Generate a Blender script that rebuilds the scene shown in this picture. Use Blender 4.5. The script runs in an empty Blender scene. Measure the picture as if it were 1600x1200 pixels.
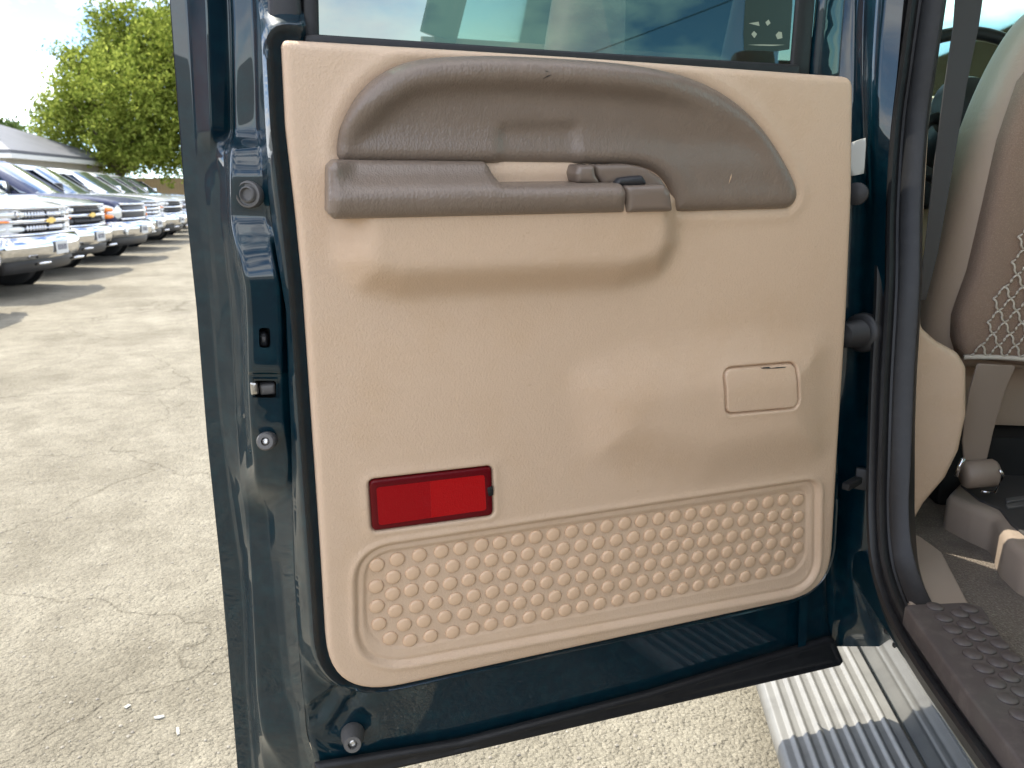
import bpy, bmesh, math, random
import numpy as np
from mathutils import Vector, Matrix
from mathutils.geometry import delaunay_2d_cdt

random.seed(7); np.random.seed(7)
R = math.radians
S = bpy.context.scene
COL = S.collection

# ------------------------------------------------------------------ camera, sky, sun, exposure
CAM = Vector((0.0, 0.0, 1.30)); F = 1200.0
PITCH = math.atan(297 / F); YAW = R(7.0)
cam = bpy.data.cameras.new('camera'); cam_o = bpy.data.objects.new('camera', cam); COL.objects.link(cam_o)
cam.sensor_width = 36; cam.lens = 27.0; cam.clip_start = 0.02; cam.clip_end = 3000
cam_o.location = CAM; cam_o.rotation_euler = (math.pi / 2 - PITCH, 0, YAW)
cam.dof.use_dof = True; cam.dof.focus_distance = 1.15; cam.dof.aperture_fstop = 9.0
S.camera = cam_o

SUN_H = Vector((-0.905, 0.393, 0)).normalized(); SUN_EL = R(60)
SUN_DIR = SUN_H * math.cos(SUN_EL) + Vector((0, 0, math.sin(SUN_EL)))
w = bpy.data.worlds.new('World'); S.world = w; w.use_nodes = True
nt = w.node_tree; nt.nodes.clear()
def N_(t, **kw):
    n = nt.nodes.new(t)
    for k, v in kw.items(): setattr(n, k, v)
    return n
sky = N_('ShaderNodeTexSky', sky_type='NISHITA', sun_disc=False)
sky.sun_elevation = SUN_EL; sky.sun_rotation = math.atan2(SUN_H.x, SUN_H.y)
sky.air_density = 0.5; sky.dust_density = 0.0; sky.ozone_density = 1.0
tc = N_('ShaderNodeTexCoord')
mp = N_('ShaderNodeMapping'); mp.inputs['Scale'].default_value = (1.0, 1.0, 2.2); mp.inputs['Location'].default_value = (1.37, 0.6, 0.1)
cn = N_('ShaderNodeTexNoise'); cn.inputs['Scale'].default_value = 3.6; cn.inputs['Detail'].default_value = 9; cn.inputs['Roughness'].default_value = 0.58
cr = N_('ShaderNodeValToRGB'); cr.color_ramp.elements[0].position = 0.43; cr.color_ramp.elements[1].position = 0.60
mx = N_('ShaderNodeMix', data_type='RGBA'); mx.inputs[7].default_value = (8.0, 8.0, 8.0, 1)
bg = N_('ShaderNodeBackground'); bg.inputs['Strength'].default_value = 0.15
out = N_('ShaderNodeOutputWorld')
L = nt.links.new
L(tc.outputs['Generated'], mp.inputs[0]); L(mp.outputs[0], cn.inputs[0]); L(cn.outputs[0], cr.inputs[0])
L(cr.outputs[0], mx.inputs[0]); L(sky.outputs[0], mx.inputs[6]); L(mx.outputs[2], bg.inputs[0]); L(bg.outputs[0], out.inputs[0])
sl = bpy.data.lights.new('sun', 'SUN'); sl.energy = 2.3; sl.angle = R(0.53); sl.color = (1, 0.93, 0.80)
so = bpy.data.objects.new('sun', sl); COL.objects.link(so)
so.rotation_euler = SUN_DIR.to_track_quat('Z', 'Y').to_euler(); so.location = (-12, 6, 18)
S.view_settings.view_transform = 'Standard'; S.view_settings.look = 'None'
S.view_settings.exposure = 1.72; S.view_settings.gamma = 1.0; S.view_settings.use_curve_mapping = False

GZ = 0.06      # height of the asphalt

# ------------------------------------------------------------------ pixel -> ray, frames
_cp, _sp, _cy, _sy = math.cos(PITCH), math.sin(PITCH), math.cos(YAW), math.sin(YAW)
def ray(px, py):
    r, d = px - 800.0, py - 600.0
    fw = F * _cp - d * _sp; dn = d * _cp + F * _sp
    return Vector((r * _cy - fw * _sy, r * _sy + fw * _cy, -dn))
class Frame:
    def __init__(s, O, H, V):
        s.O = Vector(O); s.H = Vector(H).normalized(); s.V = Vector(V).normalized(); s.N = s.H.cross(s.V)
        s.M = Matrix(((s.H.x, s.V.x, s.N.x, s.O.x), (s.H.y, s.V.y, s.N.y, s.O.y), (s.H.z, s.V.z, s.N.z, s.O.z), (0, 0, 0, 1)))
    def hit(s, px, py, w=0.0):
        d = ray(px, py); t = ((s.O - CAM).dot(s.N) + w) / d.dot(s.N)
        return CAM + d * t
    def uv(s, px, py, w=0.0):
        p = s.hit(px, py, w) - s.O
        return (p.dot(s.H), p.dot(s.V))
    def loc(s, px, py, w=0.0):
        u, v = s.uv(px, py, w); return Vector((u, v, w))
    def poly(s, pts, w=0.0): return [s.uv(x, y, w) for x, y in pts]
def SIDE(x): return Frame((x, 0, 0), (0, -1, 0), (0, 0, 1))     # faces -x
def BACK(y): return Frame((0, y, 0), (1, 0, 0), (0, 0, 1))      # faces -y
def FLOOR(z): return Frame((0, 0, z), (1, 0, 0), (0, 1, 0))     # faces +z
_a, _l = R(65), R(5)
_h = Vector((math.sin(_a), math.cos(_a), 0)); _n0 = Vector((math.cos(_a), -math.sin(_a), 0))
DOOR = Frame((0.403, 1.28, 0.998), _h, Vector((0, 0, 1)) * math.cos(_l) + _n0 * math.sin(_l))
ID = Matrix.Identity(4)

# ------------------------------------------------------------------ materials
MATS = {}
def mat(name, col, rough=0.5, metal=0.0, coat=0.0, coat_rough=0.03, bumps=(), var=None, spec=0.5, trans=None, emit=None, sheen=0):
    """bumps: list of (kind, scale, strength, distance, stretch); var: list of (scale, colour, lo, hi)"""
    m = bpy.data.materials.new(name); m.use_nodes = True; t = m.node_tree; b = t.nodes['Principled BSDF']
    b.inputs['Base Color'].default_value = (*col, 1); b.inputs['Roughness'].default_value = rough
    b.inputs['Metallic'].default_value = metal; b.inputs['Coat Weight'].default_value = coat
    b.inputs['Coat Roughness'].default_value = coat_rough; b.inputs['Coat IOR'].default_value = 1.5; b.inputs['Specular IOR Level'].default_value = spec
    if sheen: b.inputs['Sheen Weight'].default_value = sheen
    co = t.nodes.new('ShaderNodeTexCoord')
    if var:
        prev = None
        for sc, c2, lo, hi in var:
            n = t.nodes.new('ShaderNodeTexNoise'); n.inputs['Scale'].default_value = sc; n.inputs['Detail'].default_value = 6; n.inputs['Roughness'].default_value = 0.62
            t.links.new(co.outputs['Object'], n.inputs['Vector'])
            mr = t.nodes.new('ShaderNodeMapRange'); mr.inputs['From Min'].default_value = lo; mr.inputs['From Max'].default_value = hi
            t.links.new(n.outputs[0], mr.inputs[0])
            mi = t.nodes.new('ShaderNodeMix'); mi.data_type = 'RGBA'; mi.inputs[7].default_value = (*c2, 1)
            t.links.new(mr.outputs[0], mi.inputs[0])
            if prev is None: mi.inputs[6].default_value = (*col, 1)
            else: t.links.new(prev, mi.inputs[6])
            prev = mi.outputs[2]
        t.links.new(prev, b.inputs['Base Color'])
    last = None
    for kind, sc, st, dist, stretch in bumps:
        mpn = t.nodes.new('ShaderNodeMapping'); mpn.inputs['Scale'].default_value = stretch
        t.links.new(co.outputs['Object'], mpn.inputs[0])
        if kind == 'voronoi':
            n = t.nodes.new('ShaderNodeTexVoronoi'); n.inputs['Scale'].default_value = sc; h = n.outputs['Distance']
        elif kind == 'crack':
            n = t.nodes.new('ShaderNodeTexVoronoi'); n.feature = 'DISTANCE_TO_EDGE'; n.inputs['Scale'].default_value = sc; h = n.outputs['Distance']
        else:
            n = t.nodes.new('ShaderNodeTexNoise'); n.inputs['Scale'].default_value = sc; n.inputs['Detail'].default_value = 4; h = n.outputs[0]
        t.links.new(mpn.outputs[0], n.inputs['Vector'])
        bn = t.nodes.new('ShaderNodeBump'); bn.inputs['Strength'].default_value = st; bn.inputs['Distance'].default_value = dist
        t.links.new(h, bn.inputs['Height'])
        if last: t.links.new(last, bn.inputs['Normal'])
        last = bn.outputs[0]
    if last: t.links.new(last, b.inputs['Normal'])
    if emit: b.inputs['Emission Color'].default_value = (*emit, 1)
    MATS[name] = m
    return m
U1 = (1, 1, 1)
TAN = mat('tan_plastic', (0.575, 0.42, 0.295), 0.46, bumps=[('noise', 300, 0.6, 0.0011, (1, .6, 1)), ('voronoi', 520, 0.4, 0.0006, U1)],
          var=[(6, (0.545, 0.385, 0.255), .5, .75), (90, (0.60, 0.44, 0.31), .55, .8), (38, (0.47, 0.33, 0.22), .68, .78)], spec=.4)
TAN2 = mat('tan_scuff_plastic', (0.63, 0.435, 0.285), 0.42, bumps=[('noise', 600, 0.2, 0.0004, U1)], var=[(25, (0.55, 0.37, 0.235), .5, .8)])
VINYL = mat('brown_vinyl', (0.182, 0.139, 0.107), 0.34, bumps=[('noise', 120, 0.42, 0.0018, (1.7, .45, 1)), ('voronoi', 450, 0.45, 0.0008, (1, .6, 1))],
            var=[(30, (0.20, 0.153, 0.118), .45, .75)], spec=.5)
VINYL_S = mat('brown_smooth_plastic', (0.17, 0.13, 0.102), 0.26, bumps=[('voronoi', 600, 0.25, 0.0004, U1)])
PAINT = mat('teal_metallic_paint', (0.0005, 0.014, 0.024), 0.38, 0.1, 1.0, 0.006, spec=.15, bumps=[('noise', 900, 0.03, 0.0002, U1)],
            var=[(2200, (0.003, 0.042, 0.060), .62, .78), (40, (0.0010, 0.023, 0.034), .45, .7)])
DUSTY = mat('dusty_teal_paint', (0.005, 0.030, 0.045), 0.35, 0.3, 1.0, 0.06,
            var=[(380, (0.22, 0.22, 0.2), .70, .76), (60, (0.03, 0.045, 0.055), .55, .75)])
RUBBER = mat('black_rubber', (0.008, 0.008, 0.009), 0.5, bumps=[('noise', 500, 0.25, 0.0005, U1)], var=[(60, (0.017, 0.017, 0.018), .5, .8)])
GREYRUB = mat('grey_rubber', (0.10, 0.095, 0.09), 0.5, bumps=[('noise', 700, 0.2, 0.0004, U1)])
DARK = mat('dark_plastic', (0.02, 0.02, 0.022), 0.5, bumps=[('noise', 800, 0.2, 0.0003, U1)])
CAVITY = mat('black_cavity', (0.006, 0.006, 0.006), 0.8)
STEEL = mat('bare_steel', (0.55, 0.54, 0.52), 0.35, 1.0, var=[(90, (0.35, 0.34, 0.32), .5, .7)])
CHROME = mat('chrome', (0.62, 0.62, 0.63), 0.09, 1.0)
ALU = mat('weathered_aluminium', (0.27, 0.265, 0.245), 0.5, 0.3, bumps=[('noise', 300, .15, .0006, U1)], var=[(18, (0.22, 0.215, 0.2), .45, .7), (300, (.2, .19, .18), .66, .75)])
CARPET = mat('taupe_carpet', (0.17, 0.145, 0.12), 0.95, bumps=[('noise', 350, 1.0, 0.006, (1, .6, 1))], var=[(260, (0.30, 0.27, 0.22), .5, .7), (9, (0.12, 0.10, 0.085), .5, .7)], spec=.1)
FABRIC = mat('brown_seat_cloth', (0.29, 0.205, 0.15), 0.9, bumps=[('noise', 420, .8, .002, U1)], var=[(500, (0.38, 0.275, .21), .5, .7)], spec=.15)
SEATV = mat('tan_seat_vinyl', (0.42, 0.325, 0.245), 0.45, bumps=[('noise', 110, .5, .0014, (.6, 1, 1.4)), ('voronoi', 500, .3, .0005, U1)])
ROPE = mat('beige_net_cord', (0.62, 0.55, 0.45), 0.9, bumps=[('noise', 900, .6, .001, U1)])
BELT = mat('grey_seat_belt', (0.045, 0.042, 0.04), 0.6, bumps=[('noise', 700, .4, .0006, (1, 1, .15))])
BELTB = mat('brown_seat_belt', (0.22, 0.17, 0.13), 0.5, bumps=[('noise', 700, .4, .0006, (1, 1, .15))])
SCUFF = mat('charcoal_step_pad', (0.075, 0.062, 0.058), 0.5, bumps=[('noise', 500, .25, .0005, U1)], var=[(40, (0.115, 0.098, 0.088), .48, .75)])
GREYTRIM = mat('grey_beige_trim', (0.30, 0.24, 0.19), 0.5, bumps=[('noise', 500, .2, .0004, U1)])
PAPER = mat('white_paper', (0.5, 0.5, 0.47), 0.6)
WHITE = mat('white_car_paint', (0.60, 0.61, 0.62), 0.3, 0, 1.0)
SILVER = mat('silver_car_paint', (0.30, 0.33, 0.36), 0.35, 0.5, 1.0)
NAVY = mat('navy_car_paint', (0.010, 0.016, 0.055), 0.45, 0.0, .35, spec=.2)
BLACKP = mat('black_car_paint', (0.012, 0.013, 0.016), 0.3, 0, 1.0)
AUTOGLASS = mat('dark_car_glass', (0.012, 0.018, 0.022), 0.04, 0, 0.6, spec=.9)
WINDSH = mat('windshield_glass', (0.05, 0.075, 0.085), 0.03, 0, 1.0, spec=1.0)
GOLD = mat('gold_badge', (0.75, 0.5, 0.12), 0.3, .7)
AMBER = mat('amber_lens', (0.85, 0.22, 0.02), 0.2, 0, .6)
LAMP = mat('clear_headlight', (0.62, 0.64, 0.62), 0.15, .3, 1.0, bumps=[('voronoi', 30, .3, .01, U1)])
TYRE = mat('tyre_rubber', (0.02, 0.02, 0.021), 0.75)
ALLOY = mat('alloy_rim', (0.5, 0.5, 0.52), 0.3, .9)
HEADLINER = mat('tan_headliner', (0.58, 0.47, 0.36), 0.9)

S.cycles.diffuse_bounces = 6; S.cycles.max_bounces = 12
# red reflector lens: deep red with a fine prism relief
def red_lens(name, col):
    m = mat(name, col, 0.35, 0, .12, 0.06, bumps=[('voronoi', 420, .4, .0006, U1)], spec=.15); return m
RED_A = red_lens('deep_red_lens', (0.28, 0.0006, 0.004)); RED_B = red_lens('bright_red_lens', (0.36, 0.002, 0.004)); RED_R = red_lens('red_lens_rim', (0.10, 0.001, 0.004))

def tinted_glass():
    m = bpy.data.materials.new('tinted_window_glass'); m.use_nodes = True; t = m.node_tree; t.nodes.clear()
    o = t.nodes.new('ShaderNodeOutputMaterial'); tr = t.nodes.new('ShaderNodeBsdfTransparent'); tr.inputs[0].default_value = (0.034, 0.066, 0.058, 1)
    g = t.nodes.new('ShaderNodeBsdfGlossy'); g.inputs['Roughness'].default_value = 0.01; g.inputs['Color'].default_value = (.9, .95, .92, 1)
    fr = t.nodes.new('ShaderNodeFresnel'); fr.inputs[0].default_value = 2.2
    mi = t.nodes.new('ShaderNodeMixShader')
    t.links.new(fr.outputs[0], mi.inputs[0]); t.links.new(tr.outputs[0], mi.inputs[1]); t.links.new(g.outputs[0], mi.inputs[2]); t.links.new(mi.outputs[0], o.inputs[0])
    return m
TINT = tinted_glass()

# ------------------------------------------------------------------ object helpers
WORLD = {}
def obj(name, mesh, m, parent=None, M=ID, smooth=True):
    o = bpy.data.objects.new(name, mesh); COL.objects.link(o)
    if m is not None and len(mesh.materials) == 0:
        for q in (m if isinstance(m, (list, tuple)) else [m]): mesh.materials.append(q)
    if smooth and len(mesh.polygons):
        mesh.polygons.foreach_set('use_smooth', [True] * len(mesh.polygons))
    place(o, parent, M); return o
def place(o, parent, M):
    WORLD[o.name] = M.copy()
    if parent is not None:
        o.parent = parent; o.matrix_parent_inverse = WORLD[parent.name].inverted()
    o.matrix_basis = M
def empty(name, loc, label, cat, group=None, rz=0):
    o = bpy.data.objects.new(name, None); COL.objects.link(o); o.empty_display_size = .2
    place(o, None, Matrix.Translation(loc) @ Matrix.Rotation(rz, 4, 'Z')); tag(o, label, cat, group); return o
def tag(o, label, cat, group=None):
    o['label'] = label; o['category'] = cat
    if group: o['group'] = group
def mesh_of(verts, faces, name='m'):
    me = bpy.data.meshes.new(name); me.from_pydata([tuple(v) for v in verts], [], faces); me.update(); return me
def from_bm(bm, name='m', sharp=None):
    bmesh.ops.recalc_face_normals(bm, faces=bm.faces[:])
    me = bpy.data.meshes.new(name); bm.to_mesh(me); bm.free()
    return me
def split(o, deg=35):
    md = o.modifiers.new('edges', 'EDGE_SPLIT'); md.split_angle = R(deg); return o
def box_bm(bm, a, b, bev=0):
    x0, y0, z0 = a; x1, y1, z1 = b
    vs = [bm.verts.new(p) for p in ((x0,y0,z0),(x1,y0,z0),(x1,y1,z0),(x0,y1,z0),(x0,y0,z1),(x1,y0,z1),(x1,y1,z1),(x0,y1,z1))]
    fs = [bm.faces.new([vs[i] for i in f]) for f in ((0,3,2,1),(4,5,6,7),(0,1,5,4),(1,2,6,5),(2,3,7,6),(3,0,4,7))]
    if bev:
        es = list({e for f in fs for e in f.edges}); bmesh.ops.bevel(bm, geom=es, offset=bev, segments=2, affect='EDGES', profile=.6)
def box(a, b, bev=0):
    bm = bmesh.new(); box_bm(bm, a, b, bev); return from_bm(bm)
def lathe(prof, n=32, closed=False):
    """prof: (r, z) list, axis z"""
    vs, fs = [], []
    for r, z in prof:
        for k in range(n):
            a = 2 * math.pi * k / n; vs.append((r * math.cos(a), r * math.sin(a), z))
    for i in range(len(prof) - 1):
        for k in range(n):
            fs.append((i*n+k, i*n+(k+1) % n, (i+1)*n+(k+1) % n, (i+1)*n+k))
    if prof[0][0] > 1e-6: fs.append(tuple(range(n))[::-1])
    if prof[-1][0] > 1e-6: fs.append(tuple((len(prof)-1)*n + k for k in range(n)))
    return mesh_of(vs, fs)
def tube(pts, rad, n=8, bm=None, cap=True):
    own = bm is None
    if own: bm = bmesh.new()
    pts = [Vector(p) for p in pts]; rings = []
    for i, p in enumerate(pts):
        t = (pts[min(i+1, len(pts)-1)] - pts[max(i-1, 0)]).normalized()
        ref = Vector((0, 0, 1)) if abs(t.z) < .9 else Vector((1, 0, 0))
        a = t.cross(ref).normalized(); b = t.cross(a)
        r = rad[i] if isinstance(rad, (list, tuple)) else rad
        rings.append([bm.verts.new(p + a * (r * math.cos(2*math.pi*k/n)) + b * (r * math.sin(2*math.pi*k/n))) for k in range(n)])
    for i in range(len(rings)-1):
        for k in range(n): bm.faces.new((rings[i][k], rings[i][(k+1) % n], rings[i+1][(k+1) % n], rings[i+1][k]))
    if cap:
        bm.faces.new(rings[0][::-1]); bm.faces.new(rings[-1])
    return from_bm(bm) if own else bm
def sweep(pts, prof, nrm, closed=True):
    """prof: list of (a, b): a along side = t x nrm, b along nrm. pts: 3D path; nrm: fixed vector"""
    bm = bmesh.new(); pts = [Vector(p) for p in pts]; rings = []
    for i, p in enumerate(pts):
        t = (pts[min(i+1, len(pts)-1)] - pts[max(i-1, 0)]).normalized()
        s = t.cross(nrm).normalized(); n2 = s.cross(t).normalized()
        rings.append([bm.verts.new(p + s * a + n2 * b) for a, b in prof])
    m = len(prof)
    for i in range(len(rings)-1):
        for k in range(m if closed else m-1):
            bm.faces.new((rings[i][k], rings[i][(k+1) % m], rings[i+1][(k+1) % m], rings[i+1][k]))
    if closed:
        bm.faces.new(rings[0][::-1]); bm.faces.new(rings[-1])
    return from_bm(bm)
def cat(pts, n=8, closed=False):
    P = [np.array(p, float) for p in pts]; out = []; m = len(P)
    for i in range(m if closed else m-1):
        p0, p1, p2, p3 = (P[(i-1) % m], P[i], P[(i+1) % m], P[(i+2) % m]) if closed else (P[max(i-1, 0)], P[i], P[i+1], P[min(i+2, m-1)])
        for k in range(n):
            t = k / n
            out.append(tuple(.5*((2*p1)+(-p0+p2)*t+(2*p0-5*p1+4*p2-p3)*t*t+(-p0+3*p1-3*p2+p3)*t**3)))
    if not closed: out.append(tuple(P[-1]))
    return out

# ------------------------------------------------------------------ 2D outline helpers (metres)
def fillet(pts, rad, n=8):
    out = []; m = len(pts)
    for i in range(m):
        p = Vector(pts[i]); a = Vector(pts[i-1]); b = Vector(pts[(i+1) % m])
        r = rad[i] if isinstance(rad, (list, tuple)) else rad
        if r <= 0: out.append(tuple(p)); continue
        da = (a-p).normalized(); db = (b-p).normalized(); ang = da.angle(db)
        if ang > math.pi - .05: out.append(tuple(p)); continue
        d = min(r / math.tan(ang/2), .49*(a-p).length, .49*(b-p).length); q0 = p + da*d; q1 = p + db*d
        for k in range(n+1):
            t = k/n; out.append(tuple(q0*(1-t)**2 + p*(2*t*(1-t)) + q1*t*t))
    return out
def resample(poly, step):
    out = []; m = len(poly)
    for i in range(m):
        a = Vector(poly[i]); b = Vector(poly[(i+1) % m]); l = (b-a).length; k = max(1, int(round(l/step)))
        for j in range(k): out.append(tuple(a.lerp(b, j/k)))
    res = [out[0]]
    for p in out[1:]:
        if (Vector(p)-Vector(res[-1])).length > step*.3: res.append(p)
    if (Vector(res[0])-Vector(res[-1])).length < step*.3: res.pop()
    return res
def sdf(poly, P):
    P = np.asarray(P, float).reshape(-1, 2); A = np.asarray(poly, float); B = np.roll(A, -1, 0)
    d2 = np.full(len(P), 1e9); ins = np.zeros(len(P), bool)
    for a, b in zip(A, B):
        e = b-a; L2 = (e*e).sum()
        if L2 < 1e-16: continue
        q = P-a; t = np.clip((q@e)/L2, 0, 1); r = q-t[:, None]*e
        d2 = np.minimum(d2, (r*r).sum(1))
        c = ((a[1] <= P[:, 1]) & (b[1] > P[:, 1])) | ((b[1] <= P[:, 1]) & (a[1] > P[:, 1]))
        if abs(e[1]) > 1e-12:
            ins ^= c & (P[:, 0] < a[0] + (P[:, 1]-a[1])/e[1]*e[0])
    d = np.sqrt(d2); return np.where(ins, d, -d)
def ccw(poly):
    a = sum(poly[i-1][0]*poly[i][1]-poly[i][0]*poly[i-1][1] for i in range(len(poly)))
    return poly if a > 0 else poly[::-1]
def offset(poly, r):
    poly = ccw(poly); m = len(poly); out = []
    for i in range(m):
        t = Vector(poly[(i+1) % m])-Vector(poly[i-1])
        if t.length < 1e-9: continue
        n = Vector((-t.y, t.x)).normalized(); out.append(tuple(Vector(poly[i]) + n*r))
    return out
def sst(x, a, b):
    t = np.clip((x-a)/(b-a), 0, 1); return t*t*(3-2*t)
def rnd(d, r):
    """rounded edge: 0 at the rim -> r at distance r"""
    t = np.clip(d/r, 0, 1); return r*np.sqrt(np.clip(1-(1-t)**2, 0, 1))
def pad(poly, hf, step=.008, rings=(.0012, .003, .006), back=-.02, feats=(), bstep=None):
    poly = ccw(resample(poly, bstep or step*.6)); nb = len(poly); pts = list(poly)
    def add(cand, keep):
        c = np.array(cand)
        if len(c) == 0: return
        for p in c[keep(sdf(poly, c))]: pts.append(tuple(p))
    for r in rings:
        add(offset(poly, r), lambda s, r=r: s > .85*r)
    A = np.array(poly); lo, hi = A.min(0), A.max(0); rm = max(rings) if rings else 0
    g = []
    ny = int((hi[1]-lo[1])/(step*.87))+1; nx = int((hi[0]-lo[0])/step)+1
    for j in range(ny):
        for i in range(nx): g.append((lo[0]+(i+.5*(j % 2))*step, lo[1]+j*step*.87))
    g = np.array(g); ok = np.ones(len(g), bool)
    fp = []
    for fpoly, offs, fst in feats:
        fr = resample(fpoly, fst); s = sdf(fr, g); ok &= ~((s > min(offs)-step*.5) & (s < max(offs)+step*.5))
        for o_ in offs: fp += offset(fr, o_)
    if len(g): add(g[ok], lambda s: s > rm+step*.35)
    if fp: add(fp, lambda s: s > rm+.0015)
    vs, es, fs, *_ = delaunay_2d_cdt([Vector(p) for p in pts], [(i, (i+1) % nb) for i in range(nb)], [], 1, 1e-5)
    P = np.array([(v.x, v.y) for v in vs]); d = np.maximum(sdf(poly, P), 0)
    W = hf(P[:, 0], P[:, 1], d)*np.ones(len(P))
    bm = bmesh.new(); V = [bm.verts.new((p[0], p[1], z)) for p, z in zip(P, W)]
    for f in fs:
        try: bm.faces.new([V[i] for i in f])
        except ValueError: pass
    bmesh.ops.recalc_face_normals(bm, faces=bm.faces[:])
    if bm.faces and sum(f.normal.z for f in bm.faces) < 0: bmesh.ops.reverse_faces(bm, faces=bm.faces[:])
    be = [e for e in bm.edges if e.is_boundary]
    r = bmesh.ops.extrude_edge_only(bm, edges=be)
    for q in r['geom']:
        if isinstance(q, bmesh.types.BMVert): q.co.z = back
    me = bpy.data.meshes.new('pad'); bm.to_mesh(me); bm.free(); return me
def flat_pad(fr, px, name, m, parent, w=0.0, th=.01, rad=.01, r=.004, step=.02, sp=45):
    """panel with a rounded rim; px outline seen in the photograph on frame fr at height w"""
    po = fillet(fr.poly(px, w), rad)
    o = obj(name, pad(po, lambda u, v, d: w - r + rnd(d, r), step, (r*.3, r*.7, r*1.1), w-th), m, parent, fr.M)
    return split(o, sp)
def pxloft(fr, rows, cols_w, ny=6, nx=5, smooth=1, holes=(), wmod=None, rsm=0):
    """rows: (py, [px...]) with depth list cols_w[row]; interpolated in picture x, y and depth, then placed in 3D"""
    ys = np.array([r[0] for r in rows], float); X = np.array([r[1] for r in rows], float); Wd = np.array(cols_w, float)
    tab = np.concatenate([ys[:, None], X, Wd], 1)
    dense = np.array(cat([tuple(t) for t in tab], ny))
    K = X.shape[1]; y = dense[:, 0]; x = dense[:, 1:1+K]; wd = dense[:, 1+K:]
    s = np.linspace(0, K-1, (K-1)*nx+1); i0 = np.minimum(s.astype(int), K-2); t = s-i0
    x = x[:, i0]*(1-t)+x[:, i0+1]*t; wd = wd[:, i0]*(1-t)+wd[:, i0+1]*t
    for _ in range(smooth):
        for A in (x, wd): A[:, 1:-1] = .25*A[:, :-2]+.5*A[:, 1:-1]+.25*A[:, 2:]
        wd[1:-1] = .25*wd[:-2]+.5*wd[1:-1]+.25*wd[2:]
    for _ in range(rsm):
        wd[1:-1] = .25*wd[:-2]+.5*wd[1:-1]+.25*wd[2:]; x[1:-1] = .25*x[:-2]+.5*x[1:-1]+.25*x[2:]
    Y = np.repeat(y[:, None], x.shape[1], 1)
    if wmod: wd = wmod(x, Y, wd)
    vs = [fr.loc(x[i, j], y[i], wd[i, j]) for i in range(x.shape[0]) for j in range(x.shape[1])]
    n = x.shape[1]; fs = []
    for i in range(x.shape[0]-1):
        for j in range(n-1):
            cx = (x[i, j]+x[i+1, j+1])/2; cy_ = (y[i]+y[i+1])/2
            if any(a < cx < b and c < cy_ < d for a, b, c, d in holes): continue
            fs.append((i*n+j, (i+1)*n+j, (i+1)*n+j+1, i*n+j+1))
    return mesh_of(vs, fs)
def wheel_parts(parent, M, R_=.40, wid=.27, rim=ALLOY):
    ty = obj('wheel', lathe([(R_*.60, -wid/2), (R_*.80, -wid/2), (R_*.96, -wid*.42), (R_, -wid*.28), (R_, wid*.28), (R_*.96, wid*.42), (R_*.80, wid/2), (R_*.60, wid/2)], 36), TYRE, parent, M)
    obj('rim', lathe([(R_*.61, -wid*.46), (R_*.56, -wid*.40), (R_*.30, -wid*.30), (R_*.18, -wid*.38), (0, -wid*.38)], 30), rim, ty, M)
    return ty

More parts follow.
